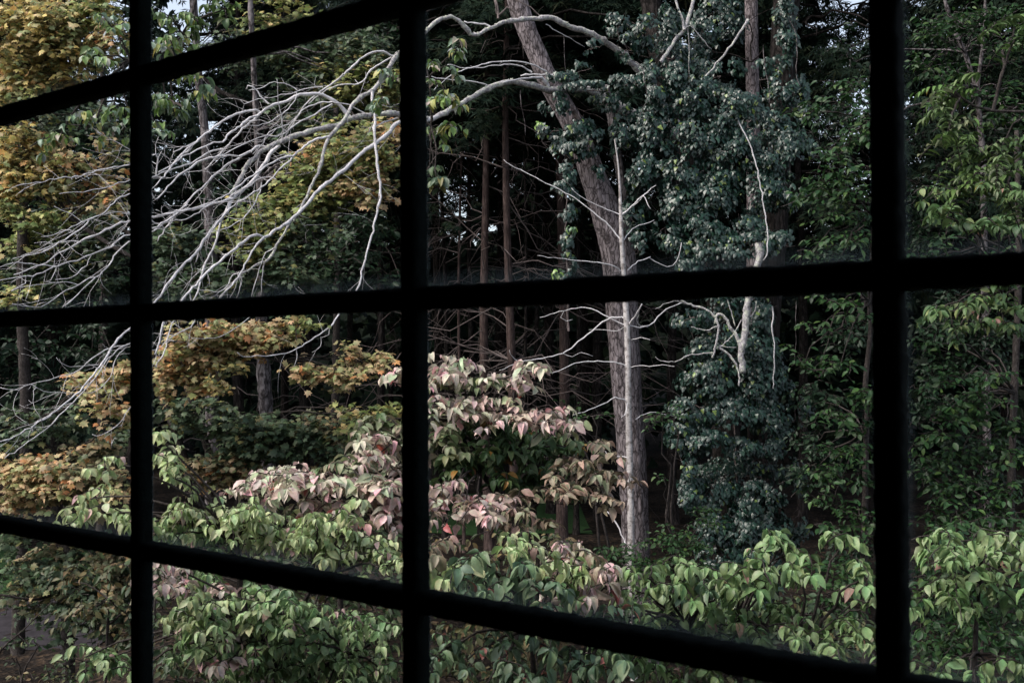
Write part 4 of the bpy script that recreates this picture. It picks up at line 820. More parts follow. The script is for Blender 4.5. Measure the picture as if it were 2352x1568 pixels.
ivy('ivy', 'ivy clump clinging round the bend of the leaning grey trunk', [(1275, 245, 40, 30, 11.2), (1310, 290, 50, 34, 11.2), (1350, 320, 40, 35, 11.2, .8), (1260, 300, 35, 28, 11.2, .7), (1300, 350, 40, 30, 11.2), (1290, 180, 45, 14, 11.1), (1330, 160, 40, 18, 11.1, .7), (1360, 105, 25, 14, 11.1, .5), (1370, 390, 25, 20, 11.2, .6), (1245, 295, 18, 14, 11.2, .6, P_ivyY)], [])
ivy('ivy', 'hanging strand of ivy between the reddish conifers and the leaning grey trunk', [(1300, 400, 26, 26, 11), (1295, 440, 30, 24, 11), (1305, 490, 22, 26, 11, .8), (1300, 545, 20, 30, 11, .8), (1305, 600, 22, 26, 11, .9), (1312, 525, 12, 12, 10.9, .6, P_ivyY), (1275, 625, 20, 10, 10.9, .6, P_ivyY), (1298, 645, 18, 30, 11, .7)], [[(1306, 760), (1303, 600), (1300, 400)]], n_ind=150)
ivy('ivy', 'tall column of glossy dark ivy filling the lower middle pane left of the right upright',
 [(1590, 730, 52, 32, 11.0), (1660, 700, 60, 40, 11.2), (1740, 720, 50, 45, 11.3), (1560, 560, 50, 35, 11.3), (1610, 530, 50, 35, 11.2, .8, P_ivy), (1690, 570, 60, 28, 11.1), (1780, 560, 50, 34, 11.2), (1600, 790, 45, 30, 11.0), (1660, 780, 70, 50, 11.1), (1740, 800, 60, 50, 11.2), (1640, 860, 75, 45, 11.0), (1720, 880, 75, 55, 11.2), (1790, 850, 40, 55, 11.4, .7), (1600, 930, 55, 35, 10.9), (1680, 950, 80, 45, 11.0), (1770, 960, 60, 45, 11.2), (1560, 1000, 36, 32, 10.9), (1620, 1010, 60, 40, 10.9), (1700, 1030, 60, 30, 11.0), (1770, 1020, 50, 30, 11.2), (1570, 1060, 30, 45, 11.0), (1580, 1130, 40, 45, 11.0), (1640, 1130, 60, 40, 11.0), (1720, 1140, 60, 40, 11.0), (1780, 1130, 40, 40, 11.1), (1830, 1080, 40, 50, 11.5, .4), (1630, 1200, 50, 45, 11.0), (1710, 1210, 60, 45, 11.0), (1770, 1200, 45, 45, 11.1), (1650, 1270, 60, 50, 10.9), (1740, 1280, 60, 50, 11.0), (1820, 1200, 40, 50, 11.5, .4), (1690, 1370, 90, 60, 11.0), (1840, 930, 30, 50, 11.6, .4), (1700, 1090, 100, 50, 11.6, .7)],
 [[(1740, 1500), (1700, 1200), (1690, 900), (1720, 700)]], dens=1.1)
for pts, w0, w1, lab in ((F4_([(330, 640), (390, 760), (430, 880), (450, 1000), (470, 1120), (485, 1200), (490, 1300), (482, 1360), (465, 1385)]), 4, 3.5, 'long bare vine hanging in front of the ivy down to the white snag'),
 (F8([(440, 150), (445, 180), (440, 240), (450, 290), (447, 360), (443, 460)]), 5, 3, 'short pale vine stem hanging right of the white snag'), (F8([(530, 130), (530, 250), (523, 360)]), 2, 1.5, 'thread-thin vine hanging at the right edge of the ivy'),
 (F4_([(590, 90), (635, 170), (645, 290), (640, 380), (650, 440), (668, 470)]), 2.5, 2, 'thin pale vine looping down the ivy-clad trunk near the right upright'), (F4_([(465, 240), (470, 330), (490, 450), (495, 550)]), 2.5, 2, 'thin vine dangling left of the ivy-clad trunk'),
 (F3_([(590, 480), (595, 560), (612, 650), (615, 720)]), 2.5, 1.5, 'thin vine dangling under the big dead limb'), (F3_([(1180, 320), (1230, 350), (1250, 430), (1260, 520), (1230, 600), (1200, 680)]), 3, 1.5, 'curved vine looping over the upper ivy'),
 (F3_([(820, 190), (820, 260), (830, 380)]), 2, 1.5, 'very thin vine hanging from the upper dead limb')):
    m = MB(); traced(m, pts, w0*0.8, w1*0.8, lambda u: 10.8, 0.0, 5); o = m.build('vine', M_twig if w0 >= 4 else M_palebark); tag(o, lab, 'vine', None)
#@@

# ------------------------------------------------------------------ broadleaf trees and shrubs
def plant(name, label, cat, base, trunks, pads, kind, lmat, sprig, size, hubs, n_ind=300, dens=1.0, slen=0.4, bark_=None, limbs=True, depth=0.5, group=None, **kw):
    bark_ = bark_ or M_stem
    t_ = thing(name, base, label, cat, group)
    for tr_ in trunks:                      # (list of points with (u, v, Z, width))
        s_ = spline([(*P(u, v, Z), w*0.5*Z/FPX) for u, v, Z, w in tr_], 0.08); m = MB()
        m.tube(s_[:, :3], s_[:, 3]*(1+0.06*rng.standard_normal(len(s_))), 9, 0.05); m.build('trunk' if cat == 'tree' else 'stem', bark_, t_)
    lv = Leaves(kind, lmat); tw = MB(); lm = MB() if limbs else None
    pads_fill(lv, tw, lm, [(p[0] + rnd.uniform(-12, 12), p[1] + rnd.uniform(-10, 10), p[2]*(1.25 if kind == 'maple' else 1.0), p[3]*(2.3 if kind == 'maple' else 1.3), *p[4:]) for p in pads], sprig, size, [P(*h) for h in hubs], dens*(1.1 if kind == 'maple' else 1.8 if kind == 'dog' else 1.45), slen, depth, **kw)
    if limbs: lm.build('branches', bark_, t_, 'stuff')
    if tw.v: tw.build('twigs', bark_, t_, 'stuff')
    lv.finish(t_, n_ind); return t_
def pp(Z, pal, lst, q=1.0): return [(a[0], a[1], a[2], a[3], Z + rnd.uniform(-.2, .2), a[5] if len(a) > 5 and a[5] else pal, a[4] if len(a) > 4 else q) for a in lst]

K_pink = Pal((5, (0.562, 0.437, 0.401)), (4, (0.498, 0.446, 0.358)), (2, (0.367, 0.395, 0.263)), (1.2, (0.540, 0.333, 0.348)), (.15, (0.454, 0.104, 0.085)), n=6)
K_pinkdeep = Pal((5, (0.556, 0.396, 0.392)), (1.0, (0.482, 0.287, 0.288)), (3, (0.472, 0.405, 0.340)), (1, (0.357, 0.366, 0.247)), (.12, (0.420, 0.119, 0.124)), n=6)
K_pgreen = Pal((3, (.24, .27, .15)), (2, (.25, .25, .16)), (1, (.33, .26, .21)), (2, (.10, .14, .06)), n=6)
K_brown = Pal((3, (0.312, 0.252, 0.185)), (2, (0.264, 0.252, 0.172)), (1, (0.384, 0.252, 0.211)), n=6)
K_dgreen = Pal((5, (.055, .10, .04)), (3, (.10, .15, .06)), (.3, (.30, .14, .04)), n=7)
K_pale = Pal((4, (0.400, 0.470, 0.251)), (3, (0.286, 0.370, 0.172)), (1.5, (0.479, 0.504, 0.317)), (.25, (0.457, 0.302, 0.290)), n=7)
K_mid = Pal((4, (0.159, 0.248, 0.123)), (3, (0.268, 0.367, 0.178)), (1.3, (0.403, 0.473, 0.260)), (.4, (0.415, 0.284, 0.273)), n=7)
K_big = Pal((3, (0.101, 0.157, 0.095)), (2, (0.157, 0.224, 0.123)), (.2, (0.426, 0.157, 0.134)), n=7)
K_yg = Pal((4, (0.172, 0.253, 0.115)), (3, (0.230, 0.310, 0.149)), (2, (0.138, 0.207, 0.086)), (.15, (0.402, 0.230, 0.184)), n=8)
K_myel = Pal((4, (0.557, 0.430, 0.166)), (3, (0.486, 0.418, 0.206)), (.7, (0.533, 0.322, 0.138)), (3.5, (0.290, 0.322, 0.152)), n=7)
K_mor = Pal((3, (0.493, 0.347, 0.184)), (3, (0.470, 0.392, 0.205)), (.8, (0.515, 0.246, 0.097)), (3, (0.291, 0.302, 0.130)), n=7)
K_myg = Pal((4, (0.299, 0.322, 0.110)), (3, (0.184, 0.230, 0.088)), (1.2, (0.437, 0.356, 0.143)), n=7)
K_mgr = Pal((4, (0.066, 0.105, 0.061)), (3, (0.099, 0.143, 0.072)), (.7, (0.187, 0.176, 0.066)), n=7)
K_mix = Pal((3, (.24, .21, .12)), (2, (.32, .24, .13)), (3, (.13, .15, .08)), (.3, (.40, .22, .10)), n=7)
K_beech = Pal((5, (0.017, 0.048, 0.015)), (4, (0.029, 0.068, 0.021)), (1, (0.051, 0.093, 0.025)), n=7)  # greens of the shaded right side, the shade put into the leaf colour
K_bshade = Pal((4, (.009, .024, .011)), (3, (.014, .034, .015)), n=6)  # same leaves farther back, the wood's shade painted as a darker green
K_right = Pal((4, (0.064, 0.117, 0.046)), (3, (0.101, 0.162, 0.064)), (1, (0.147, 0.180, 0.073)), (.12, (0.321, 0.180, 0.146)), n=7)
K_comp = Pal((4, (0.094, 0.145, 0.046)), (3, (0.065, 0.115, 0.038)), (1, (0.159, 0.191, 0.106)), (.12, (0.275, 0.199, 0.046)), n=7)
K_near = Pal((3, (.18, .25, .17)), (4, (.13, .20, .06)), (1.2, (.32, .36, .31)), (.6, (.40, .32, .29)), (1, (.30, .29, .09)), n=7)

# pink-turning dogwood in the middle
plant('dogwood_tree', 'dogwood turning dusty pink in the centre behind the middle upright', 'tree', P(1165, 1380, 6.6),
 [[(1190, 1500, 6.7, 16), (1180, 1350, 6.7, 15), (1165, 1220, 6.7, 14), (1140, 1140, 6.7, 13), (1105, 1080, 6.7, 12), (1080, 1000, 6.7, 10), (1060, 960, 6.6, 8)], [(1140, 1140, 6.7, 9), (1150, 1080, 6.7, 7), (1180, 1040, 6.7, 6), (1210, 1000, 6.6, 5)], [(1080, 1010, 6.7, 7), (1010, 960, 6.5, 5), (980, 930, 6.4, 4)]],
 pp(6.3, K_pink, [(1050, 850, 62, 16), (1010, 885, 40, 16), (1000, 930, 26, 20, .7), (1205, 862, 42, 10), (1150, 890, 60, 10), (1130, 930, 75, 14, 1.1), (1100, 945, 60, 12, 1, K_pinkdeep), (1225, 965, 75, 14, 1.1, K_pinkdeep), (1290, 975, 22, 10),
   (890, 868, 24, 16), (860, 975, 55, 16, 1, K_pgreen), (880, 1020, 50, 18), (840, 1060, 60, 16), (905, 1060, 30, 30)]) +
 pp(6.4, K_pgreen, [(1080, 880, 60, 12, .6), (1000, 1000, 50, 40, .8), (1010, 1050, 40, 30, .7), (1350, 1022, 42, 8, .9, K_brown), (1300, 1000, 40, 10, .7)]) +
 pp(6.6, K_dgreen, [(1110, 985, 70, 22, .9), (1210, 1010, 75, 18), (1290, 1040, 60, 18), (1170, 1050, 80, 20, .9), (1270, 1090, 70, 18, .9), (1090, 1060, 50, 25, .7), (1060, 1100, 40, 20, .5), (1180, 1110, 70, 14, .6)]) +
 pp(6.2, K_brown, [(1380, 1105, 55, 16, 1.1), (1340, 1080, 55, 14), (1330, 1125, 55, 12), (1375, 1160, 22, 12, .8), (1420, 1120, 22, 8), (1230, 1185, 45, 14, .8), (1180, 1200, 50, 14, .7), (1250, 1150, 60, 12, .6)]) +
 pp(6.0, K_pinkdeep, [(1030, 1125, 44, 14, 1.2), (1090, 1150, 50, 14, 1.2), (1060, 1185, 50, 14, 1), (1130, 1180, 40, 14, 1), (1000, 1170, 24, 24, .9)]),
 'dog', L_dog, sprig_dog, 0.097, [(1080, 1000, 6.7), (1105, 1080, 6.7), (1165, 1200, 6.7), (1060, 960, 6.6)], slen=0.34, droop=0.55, dens=1.2)
plant('dogwood_tree', 'dogwood with broad dusty pink sprays just left of the middle upright', 'tree', P(760, 1480, 6.4),
 [[(790, 1560, 6.4, 16), (780, 1350, 6.4, 14), (770, 1240, 6.4, 12), (760, 1160, 6.4, 9)]],
 pp(6.0, K_pink, [(620, 1095, 60, 12, 1.2), (580, 1120, 30, 12), (690, 1090, 60, 12, 1.1), (660, 1130, 80, 12), (760, 1120, 70, 14, 1, K_pinkdeep), (830, 1110, 60, 16), (890, 1120, 34, 18, 1, K_pinkdeep), (860, 1160, 50, 14, 1.1, K_pinkdeep), (810, 1170, 50, 12), (880, 1195, 36, 16, 1, K_pinkdeep), (730, 1150, 60, 10), (560, 1150, 40, 8, .7), (800, 1080, 60, 12, .8, K_pgreen), (700, 1165, 60, 10, .6, K_pgreen)]),
 'dog', L_dog, sprig_dog, 0.095, [(770, 1240, 6.4), (760, 1160, 6.4)], slen=0.34, droop=0.5, dens=1.25)
# pale green dogwood lower left
plant('dogwood_tree', 'pale green dogwood with drooping leaves filling the middle of the lower left', 'tree', P(560, 1700, 5.5),
 [[(600, 1900, 5.5, 24), (590, 1600, 5.5, 22), (560, 1400, 5.5, 18), (540, 1240, 5.5, 12), (500, 1190, 5.5, 9), (450, 1140, 5.5, 6), (420, 1125, 5.5, 4)], [(590, 1600, 5.5, 16), (680, 1420, 5.4, 12), (740, 1300, 5.4, 8), (780, 1230, 5.4, 5)]],
 pp(5.4, K_pale, [(385, 1010, 20, 20, .9), (380, 1060, 26, 16), (385, 1090, 30, 12), (435, 1100, 30, 10), (270, 1060, 26, 14, .9), (200, 1150, 45, 10, .8), (250, 1180, 60, 10), (160, 1180, 36, 8, .7), (290, 1200, 30, 10),
   (430, 1170, 60, 10), (400, 1200, 40, 12), (520, 1180, 60, 12), (600, 1170, 60, 12), (560, 1210, 70, 12), (640, 1200, 70, 12), (720, 1200, 70, 14), (700, 1240, 70, 14), (780, 1230, 60, 14, .9), (640, 1250, 80, 12), (560, 1260, 60, 10), (760, 1270, 70, 12), (840, 1290, 60, 14), (890, 1270, 34, 14), (820, 1250, 50, 12, .8), (900, 1310, 30, 12)]) +
 pp(5.5, K_mid, [(400, 1225, 50, 14), (450, 1240, 50, 12), (500, 1225, 60, 12, .7), (480, 1270, 60, 12, .7)]),
 'dog', L_dog, sprig_dog, 0.074, [(540, 1240, 5.5), (590, 1450, 5.5), (720, 1340, 5.4)], slen=0.30, droop=0.95, lift=0.2, dens=0.85)
plant('dogwood_tree', 'green dogwood with a few pink leaves along the bottom between the left and middle uprights', 'tree', P(640, 1900, 4.9),
 [[(660, 2100, 5.0, 24), (660, 1800, 5.0, 22), (640, 1600, 5.0, 16), (620, 1480, 5.0, 9), (560, 1430, 5.0, 6)], [(640, 1600, 5.0, 14), (760, 1520, 4.9, 9), (850, 1480, 4.8, 5)]],
 pp(4.9, K_mid, [(440, 1350, 60, 14), (470, 1390, 70, 16), (560, 1370, 70, 14), (640, 1400, 80, 16), (700, 1420, 80, 16), (780, 1430, 80, 16), (860, 1460, 60, 18), (620, 1450, 80, 16), (720, 1470, 80, 16), (500, 1430, 70, 16), (440, 1440, 50, 16), (560, 1490, 80, 16), (680, 1520, 90, 18), (800, 1510, 90, 18), (880, 1530, 50, 20), (600, 1550, 80, 16), (760, 1560, 80, 16), (460, 1500, 60, 12, .7), (250, 1500, 55, 10, 1.0), (200, 1510, 34, 8, .9), (290, 1530, 30, 10)]) +
 pp(4.8, K_pale, [(420, 1380, 40, 14), (480, 1400, 60, 14), (540, 1440, 60, 12), (500, 1470, 60, 12), (450, 1420, 50, 12)]) +
 pp(4.8, K_pinkdeep, [(390, 1340, 24, 10, .9), (500, 1360, 30, 8, .6), (560, 1480, 40, 10, .8), (540, 1520, 40, 10, .6), (410, 1310, 24, 8, .7)]),
 'dog', L_dog, sprig_dog, 0.072, [(640, 1600, 5.0), (620, 1480, 5.0), (800, 1500, 4.9)], slen=0.28, droop=0.85, dens=0.85)
# nearer dogwood in the bottom middle
plant('dogwood_tree', 'near dogwood with large dark green drooping leaves at the bottom middle', 'tree', P(1250, 1900, 4.5),
 [[(1260, 2100, 4.6, 26), (1250, 1800, 4.6, 22), (1230, 1600, 4.6, 14), (1220, 1450, 4.6, 9), (1215, 1340, 4.6, 6)], [(1250, 1700, 4.6, 14), (1340, 1540, 4.5, 9), (1400, 1440, 4.5, 5)]],
 pp(4.4, K_pale, [(1215, 1245, 30, 12, 1), (1235, 1275, 34, 10, .9), (1300, 1310, 40, 12, .9), (1340, 1320, 40, 12, .9), (1040, 1320, 34, 16, .8), (1000, 1300, 24, 20, .7)]) +
 pp(4.3, K_big, [(1130, 1300, 44, 14, 1.2), (1100, 1330, 44, 14), (1190, 1310, 44, 16, 1.2), (1060, 1350, 50, 14, .9), (1240, 1350, 60, 16, 1), (1160, 1360, 60, 16), (1010, 1490, 24, 20, 1), (1080, 1500, 70, 20, 1), (1160, 1490, 70, 20, 1), (1240, 1530, 80, 20, 1), (1320, 1500, 70, 16), (1120, 1550, 90, 18, 1), (1350, 1550, 80, 16), (1250, 1440, 70, 16, .8)]) +
 pp(4.7, K_brown, [(1340, 1300, 40, 12, .8), (1370, 1340, 36, 12, .9, K_pinkdeep), (1310, 1280, 34, 10, .8, K_pinkdeep), (1300, 1360, 60, 14, .8, K_pinkdeep), (1010, 1280, 30, 12, .7), (1390, 1330, 16, 8, .8, K_pinkdeep)]) +
 pp(4.5, K_mid, [(1290, 1350, 60, 14, .8), (1200, 1400, 90, 16, .8), (1330, 1390, 70, 14, .8), (1400, 1500, 70, 16)]),
 'dog', L_dog, sprig_dog, 0.088, [(1220, 1450, 4.6), (1340, 1540, 4.5), (1230, 1600, 4.6)], slen=0.28, droop=1.0, lift=0.22, dens=0.75)
plant('dogwood_tree', 'yellow-green dogwood hanging along the bottom left of the right upright', 'tree', P(1700, 1900, 4.8),
 [[(1720, 2100, 4.9, 26), (1715, 1800, 4.9, 22), (1700, 1560, 4.9, 14), (1690, 1440, 4.9, 9), (1740, 1340, 4.9, 6), (1800, 1270, 4.9, 4)], [(1700, 1560, 4.9, 12), (1580, 1450, 4.8, 8), (1500, 1380, 4.8, 5)], [(1715, 1600, 4.9, 12), (1850, 1500, 4.8, 8), (1960, 1450, 4.8, 5)]],
 pp(4.7, K_yg, [(1480, 1325, 40, 12), (1450, 1350, 40, 12, .9), (1540, 1345, 50, 14, .9), (1470, 1390, 60, 14), (1570, 1320, 34, 12, .8), (1620, 1310, 50, 14), (1680, 1300, 46, 12), (1780, 1255, 40, 12), (1830, 1265, 40, 10), (1740, 1290, 50, 14), (1850, 1290, 34, 10, .8), (1790, 1330, 60, 16), (1840, 1340, 40, 14), (1700, 1345, 60, 14), (1650, 1370, 60, 14), (1560, 1400, 70, 16), (1640, 1420, 80, 16), (1730, 1400, 70, 16), (1760, 1440, 70, 14), (1510, 1430, 70, 14), (1900, 1460, 44, 14, .9), (1960, 1440, 44, 16), (1890, 1490, 50, 12), (1970, 1490, 40, 14), (1990, 1390, 24, 14, .9), (1950, 1230, 20, 8, .9), (1430, 1440, 70, 14), (1600, 1470, 80, 12), (1700, 1480, 80, 12), (1450, 1540, 80, 14), (1560, 1560, 80, 12), (1990, 1310, 20, 12, .7)]) +
 pp(4.5, K_big, [(1450, 1410, 50, 14, .8), (1560, 1360, 34, 16, .9), (1620, 1350, 30, 14, .8), (1400, 1430, 50, 14, .8)]),
 'dog', L_dog, sprig_dog, 0.081, [(1690, 1440, 4.9), (1580, 1450, 4.8), (1850, 1500, 4.8)], slen=0.26, droop=1.0, lift=0.22, dens=0.85)
plant('dogwood_tree', 'yellow-green dogwood at the bottom of the far right pane', 'tree', P(2240, 1900, 4.8),
 [[(2250, 2100, 4.9, 24), (2245, 1800, 4.9, 20), (2240, 1500, 4.9, 12), (2250, 1350, 4.9, 7), (2260, 1280, 4.9, 5)]],
 pp(4.7, K_yg, [(2160, 1245, 36, 12), (2200, 1260, 40, 12), (2260, 1240, 44, 12), (2310, 1240, 30, 14), (2150, 1290, 34, 14), (2230, 1300, 50, 14), (2300, 1290, 50, 16), (2180, 1330, 46, 16), (2250, 1340, 50, 14), (2320, 1330, 36, 16), (2150, 1370, 34, 14), (2210, 1380, 40, 14), (2330, 1390, 24, 14), (2280, 1510, 40, 12), (2240, 1540, 50, 12), (2150, 1545, 40, 10), (2320, 1550, 30, 12)]),
 'dog', L_dog, sprig_dog, 0.084, [(2250, 1350, 4.9), (2240, 1500, 4.9)], slen=0.24, droop=1.0, lift=0.22, dens=0.9)

# maples
MT = dict(kind='maple', lmat=L_maple, sprig=sprig_flat)
plant('maple_tree', 'maple with green and yellowing star leaves behind the dead branches', 'tree', P(610, 1450, 11.6),
 [[(640, 1500, 11.8, 34), (620, 1200, 11.8, 38), (612, 960, 11.8, 34), (606, 860, 11.8, 32), (600, 700, 11.8, 22), (600, 560, 11.8, 16), (590, 300, 11.8, 14), (580, 100, 11.8, 13), (570, -100, 11.8, 14)]],
 pp(10.6, K_myg, [(830, 360, 70, 22), (770, 390, 80, 20), (860, 400, 50, 20, 1, K_mor), (700, 420, 70, 20), (640, 460, 60, 22), (780, 430, 60, 18), (840, 440, 50, 14, 1, K_mor), (720, 470, 70, 20), (600, 510, 60, 20), (680, 510, 60, 20, .9, K_mgr), (580, 560, 50, 16), (640, 560, 60, 20, .9, K_mgr), (720, 540, 60, 20, .8, K_mgr), (660, 610, 60, 20, .8, K_mgr), (600, 620, 50, 20, .6, K_mgr), (880, 320, 34, 20, .9, K_mor), (800, 300, 60, 20, .7), (740, 340, 60, 16, .8, K_mor), (700, 640, 50, 20, .6, K_mgr)]) +
 pp(12.2, K_mgr, [(760, 120, 80, 30, .9), (850, 130, 60, 30, .9), (820, 200, 80, 30, .9, K_myg), (700, 130, 60, 30, .8), (640, 60, 60, 40, .7, K_myg), (880, 220, 40, 30, .8, K_myg), (740, 220, 60, 30, .7), (560, 120, 60, 24, .7), (660, 250, 60, 30, .5)]),
 hubs=[(600, 560, 11.8), (595, 420, 11.8), (590, 300, 11.8), (580, 120, 11.8)], size=0.080, slen=0.38, bark_=M_palebark, dens=1.0, droop=0.35, **MT)
plant('maple_tree', 'low maple spreading dark green layered leaves below the pale trunk', 'tree', P(520, 1450, 10.6),
 [[(500, 1500, 10.8, 26), (485, 1100, 10.8, 20), (470, 1010, 10.8, 16), (432, 900, 10.8, 14), (415, 800, 10.8, 12), (412, 740, 10.8, 9)], [(440, 1100, 10.6, 22), (424, 1060, 10.6, 20), (400, 980, 10.6, 18), (370, 910, 10.6, 16), (355, 870, 10.6, 14)]],
 pp(10.3, K_mgr, [(430, 560, 50, 18), (410, 590, 50, 18), (450, 620, 50, 20), (400, 650, 50, 18), (500, 640, 50, 20, .8), (390, 540, 34, 16, .9), (620, 970, 60, 14), (560, 990, 60, 16), (680, 985, 70, 16), (740, 970, 60, 14, 1, K_mix), (620, 1010, 80, 18), (700, 1020, 70, 16), (540, 1030, 60, 16), (790, 1000, 60, 16), (840, 960, 50, 12, 1, K_myg), (780, 1040, 60, 12, .8, K_mix), (480, 960, 50, 14, .9), (420, 930, 40, 14, .9), (500, 920, 34, 12, .8), (400, 970, 40, 14, .7), (610, 1050, 60, 12, .8), (480, 1060, 60, 14, 1, K_mix), (540, 1080, 50, 12, 1, K_mor), (490, 1100, 50, 12, .8, K_mix), (870, 940, 40, 10, .8, K_myg)]),
 hubs=[(470, 1010, 10.8), (432, 900, 10.8), (412, 760, 10.8), (400, 980, 10.6)], size=0.085, slen=0.38, dens=1.0, droop=0.3, **MT)
plant('maple_tree', 'maple branch of orange and gold leaves hanging below the middle glazing bar', 'tree', P(300, 1450, 10.4),
 [[(260, 1500, 9.7, 22), (290, 1100, 9.7, 18), (340, 900, 9.7, 14), (400, 860, 9.6, 10), (470, 810, 9.6, 8), (540, 800, 9.5, 6), (640, 830, 9.5, 4)]],
 pp(9.4, K_mor, [(400, 790, 40, 16), (450, 770, 50, 14), (520, 760, 60, 14), (590, 770, 60, 14), (640, 760, 40, 12), (560, 800, 60, 14), (480, 810, 60, 16), (410, 840, 50, 18), (390, 880, 34, 16), (450, 860, 50, 14), (520, 840, 50, 12, 1, K_myel), (470, 890, 30, 8, .8), (720, 860, 44, 9, .9), (770, 850, 44, 12), (830, 820, 40, 14), (850, 840, 34, 8), (800, 870, 40, 8, .9), (700, 750, 34, 8, .6, K_myg), (500, 880, 30, 8, .8, K_myel)]),
 hubs=[(400, 860, 9.6), (470, 810, 9.6), (540, 800, 9.5), (640, 830, 9.5)], size=0.076, slen=0.34, dens=1.0, droop=0.4, **MT)
plant('maple_tree', 'bright golden yellow maple in the top left corner', 'tree', P(40, 1450, 10.8),
 [[(40, 1500, 11, 30), (60, 1000, 11, 26), (50, 700, 11, 24), (55, 400, 11, 20), (50, 250, 11, 16), (30, 120, 11, 12), (10, -60, 11, 8)], [(60, 420, 10.8, 12), (160, 500, 10.4, 12), (250, 560, 10.2, 10), (320, 600, 10.2, 7)]],
 pp(10.3, K_myel, [(40, 40, 60, 22), (100, 60, 60, 24), (30, 100, 50, 22), (90, 120, 60, 20), (150, 110, 50, 20), (50, 160, 60, 20), (120, 170, 60, 16), (200, 130, 50, 16, .9, K_myg), (30, 210, 40, 16), (190, 50, 50, 20, .8, K_myg), (250, 90, 34, 20, .8, K_mor), (90, 20, 50, 20), (170, 190, 34, 12, .8), (240, 30, 40, 20, .7, K_myg), (60, 240, 50, 12, .8, K_myg),
   (40, 330, 50, 18), (30, 370, 50, 18), (110, 340, 50, 16, .8, K_mor), (90, 400, 60, 18), (150, 390, 50, 16, .9, K_mor), (40, 430, 50, 18), (120, 440, 50, 14), (180, 440, 50, 12, .9, K_mor), (230, 400, 40, 14, .8, K_mor), (30, 480, 40, 16, .9, K_myg), (100, 500, 50, 14, .7, K_myg), (250, 350, 30, 14, .6, K_mor), (270, 450, 24, 20, .7, K_mor)]) +
 pp(11.2, K_mgr, [(200, 520, 60, 18, .9), (140, 560, 60, 18, .8), (60, 560, 50, 20, .8, K_myg), (240, 560, 50, 18, .8), (60, 620, 50, 20, .8), (140, 640, 60, 20, .8), (50, 670, 50, 16, .9, K_myg), (220, 640, 50, 20, .6), (120, 690, 50, 12, .7), (260, 500, 34, 14, .8), (120, 300, 60, 20, .5), (220, 280, 60, 20, .4)]),
 hubs=[(55, 400, 11), (50, 250, 11), (160, 500, 10.4), (30, 120, 11)], size=0.078, slen=0.38, dens=1.0, droop=0.35, **MT)
plant('maple_tree', 'maple with orange and russet leaves at the left edge above the lower glazing bar', 'tree', P(150, 1530, 9.6),
 [[(160, 1600, 9.7, 32), (155, 1400, 9.7, 26), (158, 1250, 9.7, 22), (150, 1100, 9.7, 16), (130, 1040, 9.6, 12), (60, 1000, 9.6, 10), (0, 950, 9.5, 8)], [(155, 1340, 9.7, 10), (90, 1375, 9.4, 7), (0, 1365, 9.2, 5)], [(158, 1300, 9.7, 8), (230, 1430, 9.5, 6), (290, 1400, 9.4, 4)]],
 pp(9.2, K_mor, [(40, 1070, 50, 16), (100, 1080, 50, 14), (40, 1110, 50, 14), (110, 1110, 60, 14), (170, 1080, 40, 12, .9, K_mix), (60, 1140, 60, 12), (140, 1140, 50, 12, .9, K_mix), (30, 1170, 40, 10), (230, 1110, 50, 16, .9, K_mix), (270, 1130, 34, 12, .9, K_mor), (240, 880, 40, 14, .9), (280, 860, 24, 24, .9), (190, 880, 34, 12, .7), (230, 930, 50, 14, .8), (260, 960, 34, 12, .8)]) +
 pp(9.6, K_mgr, [(80, 970, 60, 14, .8), (150, 960, 50, 16, .7), (210, 1030, 50, 14, .9, K_mix), (260, 1020, 40, 12, .9), (170, 1040, 50, 12, .8, K_mix), (40, 1010, 50, 12, .6), (40, 1250, 40, 16, .8), (90, 1270, 50, 16, .9, K_mix), (170, 1270, 60, 16, .9), (230, 1280, 50, 16, 1, K_mix), (270, 1300, 34, 18), (200, 1320, 60, 18, .9), (230, 1360, 50, 18), (150, 1320, 50, 14, .7), (260, 1390, 34, 14, .9), (210, 1400, 34, 14, .8), (120, 1300, 40, 14, .6), (280, 1340, 20, 16, .9, K_mix), (430, 1310, 40, 12, .7, K_mix), (40, 1320, 50, 24, .7), (100, 1350, 50, 20, .7, K_mix), (60, 1400, 40, 12, .4), (180, 1370, 50, 20, .9), (230, 1440, 50, 16, .8), (160, 1420, 40, 16, .5), (280, 1430, 24, 20, .8, K_mix)]),
 hubs=[(158, 1250, 9.7), (150, 1100, 9.7), (155, 1340, 9.7), (60, 1000, 9.6)], size=0.076, slen=0.36, dens=0.95, droop=0.45, **MT)

# near branches with bigger leaves at the top
plant('tree_branch', 'leafy branch of large grey-green leaves hanging at the top left behind the left upright', 'branch', P(380, -60, 6.0),
 [[(470, -120, 6.0, 9), (450, 0, 6.0, 6), (420, 80, 6.0, 5), (370, 118, 6.0, 4), (300, 140, 6.0, 3)]],
 pp(5.9, K_near, [(250, 40, 34, 14, .9), (270, 80, 24, 16, .9), (240, 130, 24, 10, .8), (270, 150, 26, 10, .8), (390, 30, 34, 14, .9), (400, 70, 40, 14, .9), (460, 40, 40, 14, .9, K_comp), (520, 20, 30, 12, .8, K_comp), (380, 120, 24, 12, .8), (260, 260, 30, 14, .9), (220, 280, 20, 14, .7), (280, 310, 20, 14, .7), (380, 240, 24, 14, 1), (410, 250, 30, 14, .9), (440, 210, 24, 14, .8), (370, 290, 16, 14, .8), (140, 310, 22, 10, .5), (440, 90, 30, 12, .7, K_comp)]),
 'dog', L_dog, sprig_dog, 0.078, [(420, 80, 6.0), (370, 118, 6.0), (300, 140, 6.0)], n_ind=250, slen=0.22, dens=0.42, droop=0.9)
